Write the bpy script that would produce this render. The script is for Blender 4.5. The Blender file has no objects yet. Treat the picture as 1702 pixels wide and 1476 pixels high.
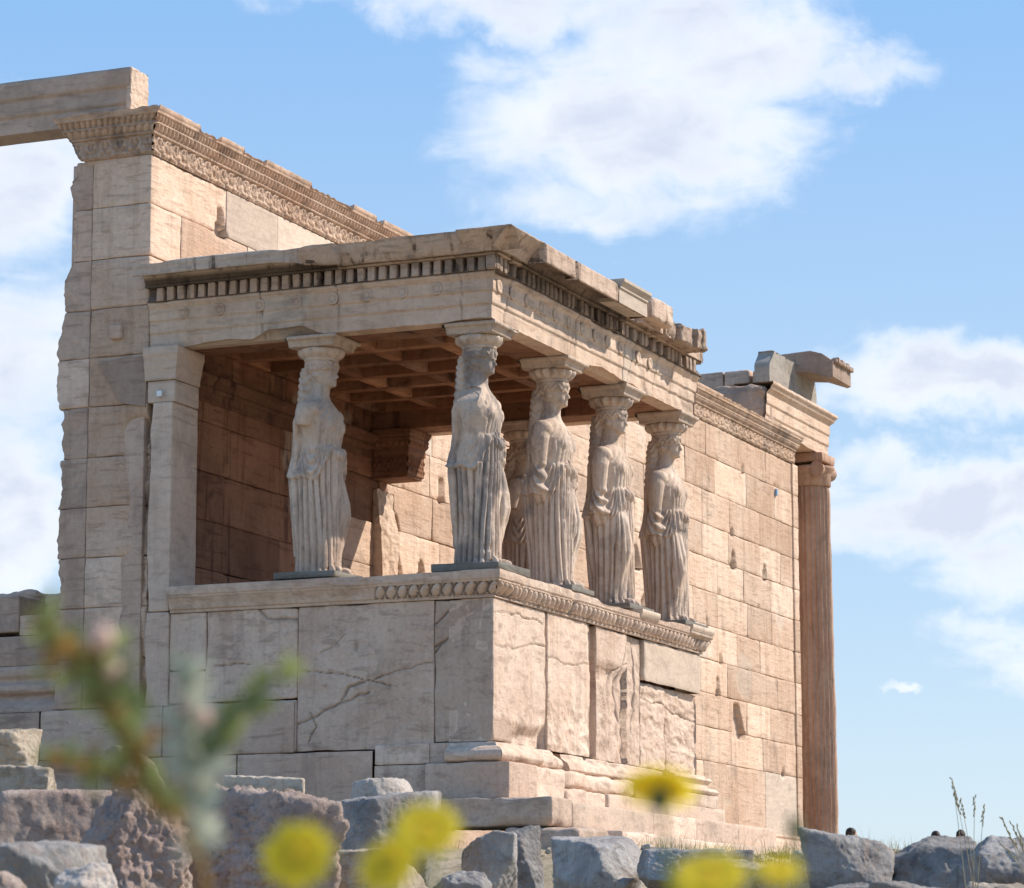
import bpy, math, random
import numpy as np
from mathutils import Matrix, Vector
sc = bpy.context.scene
COL = sc.collection
R_ = math.radians
# ------------------------------------------------------------------ camera
cam_d = bpy.data.cameras.new('camera')
cam = bpy.data.objects.new('camera', cam_d); COL.objects.link(cam)
Rt = ((0.39047, -0.920615, -0.001163), (-0.155022, -0.066997, 0.985637), (0.907470, 0.384682, 0.168876))
M = Matrix(((Rt[0][0], Rt[1][0], -Rt[2][0]), (Rt[0][1], Rt[1][1], -Rt[2][1]), (Rt[0][2], Rt[1][2], -Rt[2][2])))
cam.matrix_world = Matrix.Translation((-25.6356, -11.0534, -3.3699)) @ M.to_4x4()
cam_d.sensor_width = 36; cam_d.sensor_fit = 'HORIZONTAL'; cam_d.lens = 5125.62 / 1702 * 36
cam_d.clip_start = 0.05; cam_d.clip_end = 8000
cam_d.dof.use_dof = True; cam_d.dof.focus_distance = 27.0; cam_d.dof.aperture_fstop = 10.0
sc.camera = cam
# ------------------------------------------------------------------ light
SUN_AZ, SUN_EL = 142.0, 42.0          # compass azimuth (y = north), elevation
sun_d = bpy.data.lights.new('sun', 'SUN'); sun_d.energy = 3.7; sun_d.angle = R_(0.53); sun_d.color = (1.0, 0.895, 0.775)
sun = bpy.data.objects.new('sun', sun_d); COL.objects.link(sun)
sv = Vector((math.sin(R_(SUN_AZ)) * math.cos(R_(SUN_EL)), math.cos(R_(SUN_AZ)) * math.cos(R_(SUN_EL)), math.sin(R_(SUN_EL))))
sun.rotation_euler = sv.to_track_quat('Z', 'Y').to_euler(); sun.location = (10, -20, 30)
sc.view_settings.view_transform = 'Standard'; sc.view_settings.look = 'None'
sc.view_settings.exposure = 0.72; sc.view_settings.gamma = 1.0
# ------------------------------------------------------------------ world: sky and clouds by direction
w = bpy.data.worlds.new('World'); sc.world = w; w.use_nodes = True
nt = w.node_tree; nt.nodes.clear()
def N(t, nt_=None, **k):
    n = (nt_ or nt).nodes.new(t)
    for a, b in k.items(): setattr(n, a, b)
    return n
def math_node(nt_, op, a, b=None, c=None, clamp=False):
    n = nt_.nodes.new('ShaderNodeMath'); n.operation = op; n.use_clamp = clamp
    for i, v in enumerate((a, b, c)):
        if v is None: continue
        if isinstance(v, (int, float)): n.inputs[i].default_value = v
        else: nt_.links.new(v, n.inputs[i])
    return n.outputs[0]
out = N('ShaderNodeOutputWorld'); bg = N('ShaderNodeBackground')
sky = N('ShaderNodeTexSky', sky_type='NISHITA'); sky.sun_disc = False
sky.sun_elevation = R_(SUN_EL); sky.sun_rotation = R_(SUN_AZ); sky.air_density = 1.0; sky.dust_density = 0.9; sky.ozone_density = 1.6; sky.altitude = 150
bg.inputs['Strength'].default_value = 0.090
tc = N('ShaderNodeTexCoord'); sep = N('ShaderNodeSeparateXYZ'); nt.links.new(tc.outputs['Generated'], sep.inputs[0])
m = lambda *a, **k: math_node(nt, *a, **k)
az = m('MULTIPLY', m('ARCTAN2', sep.outputs[0], sep.outputs[1]), 57.2958)
el = m('MULTIPLY', m('ARCSINE', sep.outputs[2]), 57.2958)
cmb = N('ShaderNodeCombineXYZ'); nt.links.new(az, cmb.inputs[0]); nt.links.new(el, cmb.inputs[1])
def noise(vec, scale, detail, rough=0.55, dist=0.0, off=(0, 0, 0), stretch=(1, 1, 1), nt_=None):
    nt_ = nt_ or nt
    mp = N('ShaderNodeMapping', nt_); mp.inputs['Location'].default_value = off; mp.inputs['Scale'].default_value = stretch
    nt_.links.new(vec, mp.inputs[0])
    n = N('ShaderNodeTexNoise', nt_); n.inputs['Scale'].default_value = scale; n.inputs['Detail'].default_value = detail
    n.inputs['Roughness'].default_value = rough; n.inputs['Distortion'].default_value = dist
    nt_.links.new(mp.outputs[0], n.inputs['Vector'])
    return n.outputs['Fac'], n.outputs['Color']
# warp the direction before the cloud outlines
_, wc = noise(cmb.outputs[0], 0.42, 5, 0.6)
wsub = N('ShaderNodeVectorMath', operation='SUBTRACT'); nt.links.new(wc, wsub.inputs[0]); wsub.inputs[1].default_value = (0.5, 0.5, 0.5)
wsc = N('ShaderNodeVectorMath', operation='MULTIPLY'); nt.links.new(wsub.outputs[0], wsc.inputs[0]); wsc.inputs[1].default_value = (3.4, 2.4, 0)
wadd = N('ShaderNodeVectorMath', operation='ADD'); nt.links.new(cmb.outputs[0], wadd.inputs[0]); nt.links.new(wsc.outputs[0], wadd.inputs[1])
# (azimuth, elevation, half width, half height, density) of each cloud, degrees
CL = [(64.9, 18.3, 2.8, 0.8, .9), (70.5, 14.9, 2.2, .9, .8), (74.6, 9.3, 2.0, .6, .8), (73.9, 7.9, 1.6, .5, .6), (76.4, 5.6, 1.6, .7, .7), (69.2, 15.6, 3.3, 1.7, 1.05), (70.9, 16.9, 2.9, 1.5, .95), (66.8, 18.0, 3.2, 0.9, .95), (73.5, 16.6, 1.9, 0.6, .75), (68.6, 14.2, 2.8, 0.75, .75),
      (57.6, 14.3, 1.6, 1.7, 1.0), (57.3, 11.2, 2.4, 1.7, .9), (57.2, 8.2, 1.8, 1.9, 1.15), (75.9, 10.9, 2.9, 0.85, 1.15), (75.8, 8.6, 3.2, 1.05, 1.2),
      (76.3, 7.3, 1.8, .8, .8), (75.6, 6.1, 1.2, 0.45, .55), (74.2, 4.94, .35, .13, .7), (50, 12, 5, 3, 1), (84, 14, 5, 2, 1), (38, 8, 6, 2, 1), (100, 12, 8, 3, 1)]
acc = None
for (a, e, hw, hh, dn) in CL:
    s_ = N('ShaderNodeVectorMath', operation='SUBTRACT'); nt.links.new(wadd.outputs[0], s_.inputs[0]); s_.inputs[1].default_value = (a, e, 0)
    q_ = N('ShaderNodeVectorMath', operation='MULTIPLY'); nt.links.new(s_.outputs[0], q_.inputs[0]); q_.inputs[1].default_value = (1 / hw, 1 / hh, 0)
    l_ = N('ShaderNodeVectorMath', operation='LENGTH'); nt.links.new(q_.outputs[0], l_.inputs[0])
    v_ = m('MULTIPLY', m('SUBTRACT', 1.35, l_.outputs['Value'], clamp=True), dn)
    acc = v_ if acc is None else m('MAXIMUM', acc, v_)
nf, _ = noise(cmb.outputs[0], 0.60, 10, 0.56, 0.6, stretch=(.8, 1.7, 1))
dens = m('ADD', acc, m('MULTIPLY', m('SUBTRACT', nf, 0.5), 1.25))
mr = N('ShaderNodeMapRange', interpolation_type='SMOOTHSTEP'); nt.links.new(dens, mr.inputs[0]); mr.inputs[1].default_value = 0.10; mr.inputs[2].default_value = 1.0
gate = m('MULTIPLY', mr.outputs[0], m('MULTIPLY', acc, 4.0, clamp=True))
# cloud brightness: thick middles are a little greyer
nf2, _ = noise(cmb.outputs[0], 0.5, 6, 0.55, off=(3, 7, 0))
shade = N('ShaderNodeMapRange'); nt.links.new(m('ADD', dens, m('MULTIPLY', nf2, 0.9)), shade.inputs[0]); shade.inputs[1].default_value = 0.92; shade.inputs[2].default_value = 1.70
cc = N('ShaderNodeMixRGB'); nt.links.new(shade.outputs[0], cc.inputs[0]); cc.inputs[1].default_value = (7.5, 7.6, 7.9, 1); cc.inputs[2].default_value = (4.95, 5.35, 6.25, 1)
hs = N('ShaderNodeHueSaturation'); hs.inputs['Saturation'].default_value = 1.12; hs.inputs['Value'].default_value = 1.12
nt.links.new(sky.outputs[0], hs.inputs['Color'])
gr_ = N('ShaderNodeValToRGB'); gr_.color_ramp.interpolation = 'EASE'
for i_, (pos_, c_) in enumerate(((0.0, (4.7, 5.7, 6.5)), (0.10, (3.3, 4.7, 6.4)), (0.22, (1.95, 3.75, 6.5)), (0.8, (1.0, 2.3, 5.0)))):
    e_ = gr_.color_ramp.elements[i_] if i_ < 2 else gr_.color_ramp.elements.new(pos_)
    e_.position = pos_; e_.color = (*[v / 8 for v in c_], 1)
nt.links.new(m('DIVIDE', el, 90.0, clamp=True), gr_.inputs[0])
g8 = N('ShaderNodeVectorMath', operation='SCALE'); nt.links.new(gr_.outputs[0], g8.inputs[0]); g8.inputs['Scale'].default_value = 8.0
hz = N('ShaderNodeMixRGB'); hz.inputs[0].default_value = 0.8; nt.links.new(hs.outputs[0], hz.inputs[1]); nt.links.new(g8.outputs[0], hz.inputs[2])
mx = N('ShaderNodeMixRGB'); nt.links.new(m('MULTIPLY', gate, 0.93), mx.inputs[0]); nt.links.new(hz.outputs[0], mx.inputs[1]); nt.links.new(cc.outputs[0], mx.inputs[2])
nt.links.new(mx.outputs[0], bg.inputs['Color']); nt.links.new(bg.outputs[0], out.inputs[0])

# ------------------------------------------------------------------ numpy noise
def _h(ix, iy, iz, seed):
    h = (ix * 374761393 + iy * 668265263 + iz * 2147483647 + seed * 974711) & 0xffffffff
    h = ((h ^ (h >> 13)) * 1274126177) & 0xffffffff
    h = ((h ^ (h >> 15)) * 2246822519) & 0xffffffff
    return ((h ^ (h >> 16)) & 0xffffff) / 8388607.5 - 1.0
def vnoise(P, seed=0):
    P = np.asarray(P, float); F = np.floor(P); f = P - F; I = F.astype(np.int64)
    f = f * f * (3 - 2 * f); r = 0
    for dx in (0, 1):
        wx = f[..., 0] if dx else 1 - f[..., 0]
        for dy in (0, 1):
            wy = f[..., 1] if dy else 1 - f[..., 1]
            for dz in (0, 1):
                wz = f[..., 2] if dz else 1 - f[..., 2]
                r = r + wx * wy * wz * _h(I[..., 0] + dx, I[..., 1] + dy, I[..., 2] + dz, seed)
    return r
def fbm(P, sc_=1.0, oct=4, seed=0, st=(1, 1, 1)):
    P = np.asarray(P, float) * np.array(st) * sc_; a = 1.0; r = 0; t = 0
    for o in range(oct):
        r = r + a * vnoise(P * (2.03 ** o) + 17.3 * o, seed + o); t += a; a *= 0.5
    return r / t
def sstep(a, b, x):
    t = np.clip((x - a) / (b - a), 0, 1); return t * t * (3 - 2 * t)
# ------------------------------------------------------------------ mesh builder
class MB:
    def __init__(s): s.v = []; s.f = []; s.c = []; s.n = 0
    def add(s, V, F, c=(0.5, 0, 0)):
        V = np.asarray(V, float).reshape(-1, 3); F = np.asarray(F, np.int64)
        s.v.append(V); s.f.append(F + s.n); s.n += len(V)
        c = np.asarray(c, float)
        s.c.append(np.broadcast_to(c, (len(V), 3)) if c.ndim == 1 else c.reshape(-1, 3)); return s
    def grid(s, P, c=(0.5, 0, 0), flip=False, wrap=False):
        n, k = P.shape[:2]; I = np.arange(n * k).reshape(n, k)
        if wrap: I = np.vstack([I, I[:1]])
        F = np.stack([I[:-1, :-1], I[1:, :-1], I[1:, 1:], I[:-1, 1:]], -1).reshape(-1, 4)
        if flip: F = F[:, ::-1]
        return s.add(P, F, c)
    def mesh(s, name, off=(0, 0, 0), smooth=True):
        V = np.concatenate(s.v) - np.array(off); C = np.concatenate(s.c)
        me = bpy.data.meshes.new(name)
        me.vertices.add(len(V)); me.vertices.foreach_set('co', V.astype(np.float32).ravel())
        q = [f for f in s.f if len(f)]; L = np.concatenate([f.ravel() for f in q])
        tot = np.concatenate([np.full(len(f), f.shape[1]) for f in q]); st = np.concatenate([[0], np.cumsum(tot)[:-1]])
        me.loops.add(len(L)); me.loops.foreach_set('vertex_index', L.astype(np.int32))
        me.polygons.add(len(tot)); me.polygons.foreach_set('loop_start', st.astype(np.int32)); me.polygons.foreach_set('loop_total', tot.astype(np.int32))
        me.polygons.foreach_set('use_smooth', np.full(len(tot), smooth))
        me.update(calc_edges=True); me.validate()
        a = me.color_attributes.new('mk', 'FLOAT_COLOR', 'POINT')
        a.data.foreach_set('color', np.hstack([C, np.ones((len(C), 1))]).astype(np.float32).ravel())
        return me
    def build(s, name, mat, parent=None, smooth=True, loc=None, rot=None):
        base = tuple(parent.location) if parent else (loc or (0, 0, 0))
        o = bpy.data.objects.new(name, s.mesh(name, base, smooth)); COL.objects.link(o)
        o.data.materials.append(mat)
        if parent: o.parent = parent
        else: o.location = base
        return o
def tag(o, label=None, cat=None, group=None, kind=None):
    for k, v in (('label', label), ('category', cat), ('group', group), ('kind', kind)):
        if v: o[k] = v
    return o
def thing(name, loc, label, cat, group=None):
    o = bpy.data.objects.new(name, None); COL.objects.link(o); o.location = loc; o.empty_display_size = .2
    return tag(o, label, cat, group)

def axis_pts(a, b, res, r):
    n = max(1, int(round((b - a) / res)))
    p = np.linspace(a, b, n + 1)
    return np.unique(np.concatenate([p, [a + r * .35, a + r, b - r, b - r * .35]]))
def stone(mb, x0, x1, y0, y1, z0, z1, res=.05, r=.012, chip=.02, rough=.003, seed=0, skip='', c=(.5, 0, 0), post=None, csc=3.0):
    """worn ashlar: a box whose edges are rounded by a varying, chipped radius"""
    lo = np.array([x0, y0, z0], float); hi = np.array([x1, y1, z1], float); ce = (lo + hi) / 2; h = (hi - lo) / 2
    rr = min(r, h.min() * .9)
    ax = [axis_pts(lo[i], hi[i], res, rr) for i in range(3)]
    for d, nm in ((0, 'x'), (1, 'y'), (2, 'z')):
        a, b = [(1, 2), (2, 0), (0, 1)][d]
        A, B = np.meshgrid(ax[a], ax[b], indexing='ij')
        for sgn, ch in ((-1, '-'), (1, '+')):
            if nm + ch in skip: continue
            P = np.zeros(A.shape + (3,)); P[..., a] = A; P[..., b] = B; P[..., d] = hi[d] if sgn > 0 else lo[d]
            p = P - ce
            nz = fbm(P, csc, 3, seed) ; nz2 = fbm(P, 11, 2, seed + 9)
            rad = rr + chip * np.clip(nz * 1.6 + .1, 0, 1) + .25 * chip * np.clip(nz2, 0, 1)
            rad = np.minimum(rad, h.min() * .95)[..., None]
            q = np.clip(p, -(h - rad), h - rad); dd = p - q; L = np.linalg.norm(dd, axis=-1, keepdims=True); dn = dd / np.maximum(L, 1e-9)
            o = q + dn * np.minimum(rad, L)
            o = o + dn * (rough * fbm(P, 7, 3, seed + 31))[..., None]
            W = o + ce; cc_ = c
            if post is not None:
                W, cc_ = post(W, dn, c)
            mb.grid(W, cc_, flip=(sgn < 0))
    return mb
def sweep(mb, path, prof, ds=.03, dt=.03, post=None, relief=None, c=(.5, 0, 0), closed=False, caps=False, sharp=True):
    """moulding swept along a horizontal path with mitred corners; profile = (out, z)"""
    path = np.array(path, float); prof = np.array(prof, float)
    if closed: prof = np.vstack([prof, prof[:1]])
    pr = []
    for i in range(len(prof) - 1):
        n = max(1, int(np.ceil(np.linalg.norm(prof[i + 1] - prof[i]) / dt)))
        for k in range(n): pr.append(prof[i] + (prof[i + 1] - prof[i]) * k / n)
    pr.append(prof[-1]); pr = np.array(pr)
    d = np.diff(path, axis=0); L = np.linalg.norm(d, axis=1); d = d / L[:, None]; nrm = np.stack([d[:, 1], -d[:, 0]], -1)
    V = []
    for i in range(len(path)):
        if i == 0: V.append(nrm[0])
        elif i == len(path) - 1: V.append(nrm[-1])
        else:
            a = nrm[i - 1] + nrm[i]; V.append(a / (a @ nrm[i]))
    s0 = 0
    for i in range(len(L)):
        n = max(1, int(round(L[i] / ds))); t = np.linspace(0, 1, n + 1)
        bse = path[i] + (path[i + 1] - path[i]) * t[:, None]; nn = V[i] + (V[i + 1] - V[i]) * t[:, None]
        P = np.zeros((n + 1, len(pr), 3)); P[..., :2] = bse[:, None] + nn[:, None] * pr[None, :, :1]; P[..., 2] = pr[None, :, 1]
        S = (s0 + t * L[i])[:, None] + 0 * P[..., 2]
        if relief is not None:
            P[..., :2] += nrm[i] * relief(S, P[..., 2], pr[None, :, 0] + 0 * S)[..., None]
        C = c
        if post is not None: P, C = post(P, nrm[i], i, S, c)
        mb.grid(P, C, flip=True)
        if caps and (i == 0 or i == len(L) - 1):
            for e, on in ((0, i == 0), (-1, i == len(L) - 1)):
                if on:
                    rim = P[e]; ce = rim.mean(0); k = len(rim)
                    F = [(k, j, (j + 1) % k) if e else (k, (j + 1) % k, j) for j in range(k)]
                    Cc = C[e] if np.ndim(C) == 3 else None
                    mb.add(np.vstack([rim, ce]), F, c if Cc is None else np.vstack([Cc, Cc[:1]]))
        s0 += L[i]
    return mb
def crack_depth(A, B, polys, width=.008, seed=0):
    """0..1 depth of crack lines; polys = polylines in the (A, B) plane"""
    wv = fbm(np.stack([A, B, 0 * A], -1), 4, 4, seed) * .05; wv2 = fbm(np.stack([A, B, 0 * A + 5], -1), 4, 4, seed + 5) * .05
    a = A + wv; b = B + wv2; r = np.zeros_like(A)
    for pl in polys:
        wd = width * (pl[0] if isinstance(pl[0], (int, float)) else 1); q = pl[1:] if isinstance(pl[0], (int, float)) else pl
        for (x0, y0), (x1, y1) in zip(q[:-1], q[1:]):
            dx, dy = x1 - x0, y1 - y0; t = np.clip(((a - x0) * dx + (b - y0) * dy) / (dx * dx + dy * dy), 0, 1)
            r = np.maximum(r, np.exp(-(((a - x0 - t * dx) ** 2 + (b - y0 - t * dy) ** 2) / wd ** 2)))
    return r
# ------------------------------------------------------------------ materials
def marble(name, A, B, new=(.62, .51, .41), dark=(.10, .085, .075), grime=.5, streak=.12, stain=(.30, .17, .09), stain_amt=.25, bump=1.0, rough=.85, vein=(1, 1, 7), sc_=1.0, pits=.5):
    mt = bpy.data.materials.new(name); mt.use_nodes = True; t = mt.node_tree; bs = t.nodes['Principled BSDF']
    bs.inputs['Roughness'].default_value = rough; bs.inputs['Specular IOR Level'].default_value = .25
    geo = N('ShaderNodeNewGeometry', t); P = geo.outputs['Position']
    at = N('ShaderNodeAttribute', t, attribute_name='mk'); sp = N('ShaderNodeSeparateColor', t); t.links.new(at.outputs['Color'], sp.inputs[0])
    mm = lambda *a, **k: math_node(t, *a, **k)
    def mix(f, a, b, mode='MIX'):
        n = N('ShaderNodeMixRGB', t, blend_type=mode)
        for i, v in enumerate((f, a, b)):
            if isinstance(v, (int, float)): n.inputs[i].default_value = v
            elif isinstance(v, tuple): n.inputs[i].default_value = (*v, 1)
            else: t.links.new(v, n.inputs[i])
        return n.outputs[0]
    def rng(v, a, b, lo=0., hi=1., smooth=True):
        n = N('ShaderNodeMapRange', t, interpolation_type='SMOOTHSTEP' if smooth else 'LINEAR'); t.links.new(v, n.inputs[0])
        for i, x in zip((1, 2, 3, 4), (a, b, lo, hi)): n.inputs[i].default_value = x
        return n.outputs[0]
    n1, _ = noise(P, .9 * sc_, 6, .6, .3, nt_=t)
    n2, _ = noise(P, 2.2 * sc_, 9, .65, .4, (5, 3, 1), vein, nt_=t)
    n3, _ = noise(P, 14 * sc_, 8, .7, .0, (9, 3, 1), nt_=t)
    n4, _ = noise(P, 1.1 * sc_, 10, .72, .5, (1, 13, 7), nt_=t)
    n5, _ = noise(P, 1.3 * sc_, 7, .65, .2, (4, 1, 7), (4, 4, .35), nt_=t)
    n6, _ = noise(P, 55 * sc_, 4, .6, .0, nt_=t)
    fac = mm('ADD', mm('MULTIPLY', rng(n1, .38, .62), .6), mm('MULTIPLY', sp.outputs[0], .45), clamp=True)
    c = mix(fac, A, B)
    c = mix(mm('MULTIPLY', rng(n2, .52, .64), .55), c, tuple(x * .62 for x in A))
    c = mix(mm('MULTIPLY', rng(n2, .42, .30), .25), c, tuple(min(.85, x * 1.25) for x in B))
    c = mix(mm('MULTIPLY', rng(n5, .48, .64), stain_amt), c, stain)
    c = mix(sp.outputs[1], c, mix(rng(n2, .4, .65), new, tuple(x * .86 for x in new)))
    c = mix(mm('MULTIPLY', rng(n4, .52, .68), grime), c, dark)
    c = mix(mm('MULTIPLY', mm('MULTIPLY', rng(n5, .54, .66), rng(n4, .40, .56)), streak), c, dark)
    c = mix(mm('MULTIPLY', sp.outputs[2], .85), c, dark)
    tb = N('ShaderNodeMapRange', t); t.links.new(sp.outputs[0], tb.inputs[0]); tb.inputs[3].default_value = .80; tb.inputs[4].default_value = 1.12
    c = mix(1.0, c, tb.outputs[0], 'MULTIPLY')
    c = mix(1.0, c, rng(n3, .2, .8, .80, 1.16, False), 'MULTIPLY')
    vo = N('ShaderNodeTexVoronoi', t); vo.inputs['Scale'].default_value = 22 * sc_; t.links.new(P, vo.inputs['Vector'])
    pit = mm('MULTIPLY', rng(vo.outputs['Distance'], .16, .05), rng(n1, .42, .58))
    c = mix(mm('MULTIPLY', pit, .45 * pits), c, dark)
    t.links.new(c, bs.inputs['Base Color'])
    hgt = mm('ADD', mm('ADD', mm('MULTIPLY', n2, .5), mm('MULTIPLY', n3, .45)), mm('SUBTRACT', mm('MULTIPLY', n6, .16), mm('MULTIPLY', pit, .5 * pits)))
    hgt = mm('MULTIPLY', hgt, mm('SUBTRACT', 1.0, mm('MULTIPLY', sp.outputs[1], .75)))
    bp = N('ShaderNodeBump', t); bp.inputs['Strength'].default_value = .55 * bump; bp.inputs['Distance'].default_value = .035
    t.links.new(hgt, bp.inputs['Height']); t.links.new(bp.outputs[0], bs.inputs['Normal'])
    return mt
M_wall = marble('marble_wall', (.60, .405, .282), (.70, .535, .41), grime=.28, stain_amt=.22, streak=.08, bump=1.4, sc_=1.35)
M_shade = marble('marble_shaded', (.53, .37, .275), (.64, .49, .385), grime=.30, stain_amt=.16, stain=(.33, .20, .13))  # wall marble with the tone of shaded faces put into its colour
M_pod = marble('marble_podium', (.58, .42, .32), (.70, .555, .445), grime=.30, stain_amt=.15, vein=(1, 1, 3.0), sc_=1.7, bump=1.3)
M_ent = marble('marble_entablature', (.59, .415, .30), (.68, .53, .415), grime=.32, stain_amt=.18, streak=.2)
M_corn = marble('marble_cornice', (.48, .35, .265), (.61, .47, .37), grime=.75, stain_amt=.30, streak=.9, dark=(.035, .026, .022), sc_=1.5)
M_stat = marble('marble_statue', (.57, .425, .32), (.69, .56, .455), grime=.75, stain_amt=.10, dark=(.23, .20, .185), vein=(3, 3, 1), sc_=1.7, pits=.8, bump=.8)
M_pat = marble('marble_patina_shade', (.24, .115, .065), (.40, .215, .13), grime=.65, streak=.9, stain=(.24, .10, .05), stain_amt=.5, dark=(.06, .035, .03))
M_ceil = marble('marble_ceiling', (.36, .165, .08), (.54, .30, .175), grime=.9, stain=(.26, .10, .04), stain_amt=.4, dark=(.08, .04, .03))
M_col = marble('marble_column', (.50, .30, .20), (.61, .42, .305), grime=.4, stain_amt=.45, stain=(.36, .17, .09), vein=(5, 5, .6))
M_gray = marble('marble_grey', (.30, .30, .27), (.42, .41, .38), grime=.5, stain_amt=.1)
M_plinth = marble('stone_plinth', (.17, .16, .135), (.26, .25, .22), grime=.4, stain_amt=.1)
M_rockg = marble('rock_grey', (.21, .20, .19), (.44, .415, .385), grime=.6, stain_amt=.3, stain=(.30, .19, .14), vein=(1, 1, 1.5), sc_=3.0, bump=1.6, pits=1, dark=(.08, .08, .085))
M_rockp = marble('rock_breccia', (.48, .34, .285), (.66, .54, .46), grime=.35, stain_amt=.2, vein=(1, 1, 2), sc_=4.0, bump=2.4, pits=1.4, dark=(.10, .07, .06))
M_rockb = marble('rock_beige', (.45, .37, .27), (.60, .52, .42), grime=.6, stain_amt=.3, vein=(1, 1, 2), sc_=4.0, bump=1.6, pits=1.0, dark=(.12, .10, .07))
def plain(name, col, rough=.8, var=.2, sc_=20, trans=0.0):
    mt = bpy.data.materials.new(name); mt.use_nodes = True; t = mt.node_tree; bs = t.nodes['Principled BSDF']
    geo = N('ShaderNodeNewGeometry', t); f, _ = noise(geo.outputs['Position'], sc_, 5, .6, nt_=t)
    r = N('ShaderNodeValToRGB', t); r.color_ramp.elements[0].position = .3; r.color_ramp.elements[1].position = .7
    r.color_ramp.elements[0].color = (*[x * (1 - var) for x in col], 1); r.color_ramp.elements[1].color = (*[min(1, x * (1 + var)) for x in col], 1)
    t.links.new(f, r.inputs[0]); t.links.new(r.outputs[0], bs.inputs['Base Color']); bs.inputs['Roughness'].default_value = rough
    bs.inputs['Specular IOR Level'].default_value = .25
    if trans:
        tr = N('ShaderNodeBsdfTranslucent', t); t.links.new(r.outputs[0], tr.inputs[0]); ms = N('ShaderNodeMixShader', t); ms.inputs[0].default_value = trans
        t.links.new(bs.outputs[0], ms.inputs[1]); t.links.new(tr.outputs[0], ms.inputs[2]); t.links.new(ms.outputs[0], t.nodes['Material Output'].inputs[0])
    return mt
# ================================================================== THE TEMPLE
rng_ = np.random.RandomState(7)
temple = thing('marble_temple', (10, 3.65, -2.2), 'long roofless marble temple wall with carved crown band running back behind the statue porch', 'temple')
LV = [-1.36, -.39, .10, .59, 1.08, 1.57, 2.07, 2.56, 3.04, 3.54, 4.06, 4.55]
YW = 3.65
notch = []
for k in range(85):
    zc = LV[rng_.randint(1, 11)]; xc = rng_.uniform(.6, 20); q = rng_.rand() ** 2.2; notch.append((xc, zc, .03 + .16 * q * rng_.uniform(.5, 1), .03 + .26 * q))
notch += [(6.9, 2.07, .10, .27), (7.75, 2.07, .12, .3), (9.3, 2.07, .12, .33), (8.9, 2.56, .1, .3), (9.9, 1.57, .1, .2), (17.6, .1, .28, .42), (13.4, 2.07, .16, .3), (14.5, .59, .2, .24)]
notch = np.array(notch)
def wall_post(P, dn, c):
    """chips, triangular broken notches and mortar-pale repairs on the south face"""
    X, Z = P[..., 0], P[..., 2]; dep = np.zeros_like(X)
    nz = fbm(P, 7, 2, 3) * .03
    for (xc, zc, wd, ht) in notch:
        mk = (np.abs(X - xc) < wd + .1) & (np.abs(Z - zc) < ht + .1)
        if not mk.any(): continue
        t = (Z - zc) / ht; inside = (t > -.12) & (t < 1) & (np.abs(X - xc + nz * 1.5 + .3 * wd * t * np.sin(xc * 9)) < wd * (1 - .7 * t) + nz)
        dep = np.where(inside, .03 + .3 * ht, dep)
    if 1: dep = dep + .012 * sstep(.35, .75, fbm(P, 2.3, 4, 77))
    front = P[..., 1] < YW + .08
    if P[..., 0].min() < .05:      # eroded west edge beside the pillar
        Y = P[..., 1]; er = .20 * np.clip(.45 + fbm(P, 2.6, 4, 15), 0, 1) * sstep(4.0 + .1 * fbm(P, 3, 2, 4), 3.70, Y) * sstep(2.0, 1.8, Z) * (X < .06) + .012 * np.clip(fbm(P, 3, 4, 19), 0, 1) * (X < .06)
        P = P.copy(); P[..., 0] += er; dep = np.maximum(dep, 0); stn = sstep(.03, .12, er)
    else: stn = 0
    P = P.copy(); P[..., 1] += np.where(front, dep, 0)
    g = sstep(.36, .42, fbm(P, .95, 3, 5)) * .55
    C = np.empty(P.shape); C[..., 0] = c[0]; C[..., 1] = np.maximum(c[1], g * (c[1] < .9)); C[..., 2] = np.clip(c[2] + (dep > .06) * .35 + .45 * stn * np.clip(.6 + fbm(P, 5, 3, 2), 0, 1), 0, 1)  # deep notches get their cast shadow put into the colour
    return P, C
mw, mpat = MB(), MB()
for k in range(len(LV) - 1):
    z0, z1 = LV[k] + .002, LV[k + 1] - .002; x = 0.0; j = 0; zlow = z0
    off = .62 if k % 2 else 1.3
    while x < 20.34:
        L = (off if x == 0 else 1.27 + rng_.uniform(-.22, .22)); 
        if k == 10 and x == 0: L = 1.55
        if k == 9 and x == 0: L = .62
        x1 = min(x + L, 20.34)
        if 20.34 - x1 < .4: x1 = 20.34
        if .2 < z1 < 3.2:
            if x == 0: x1 = .5
            elif x < 5.4 < x1: x1 = 5.45
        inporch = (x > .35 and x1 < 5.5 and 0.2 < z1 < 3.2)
        patina_shade = inporch and not (x > 3.7 and z1 < 1.7)  # porch shade joins the patina colour; sunlit lower stones stay plain
        if x > 0 and x1 < 5.3 and z1 < .2: x = x1; continue
        z0 = max(zlow, -.87) if x == 0 else zlow
        hid = x1 < 5.2 and 3.1 < z1 < 3.3
        new = 1.0 if rng_.rand() < .06 else 0.0
        if k == 10 and 1.4 < x < 3.0: new = .95
        if k == 9 and 1.4 < x < 2.5: new = .9
        if patina_shade or x == 0: new = 0
        tnt = rng_.rand()
        res = .040 if x < 9 else .045
        stone(mpat if patina_shade else mw, x + .002, x1 - .002, YW + rng_.uniform(-.003, .004), 4.306, z0, z1, res=res if not hid else .2, r=.007, chip=.026 if new < .5 else .004,
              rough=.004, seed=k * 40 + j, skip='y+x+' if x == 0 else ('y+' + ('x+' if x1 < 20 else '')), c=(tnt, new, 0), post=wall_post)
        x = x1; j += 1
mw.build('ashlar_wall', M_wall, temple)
mpat.build('porch_back_wall', M_pat, temple)
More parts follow.
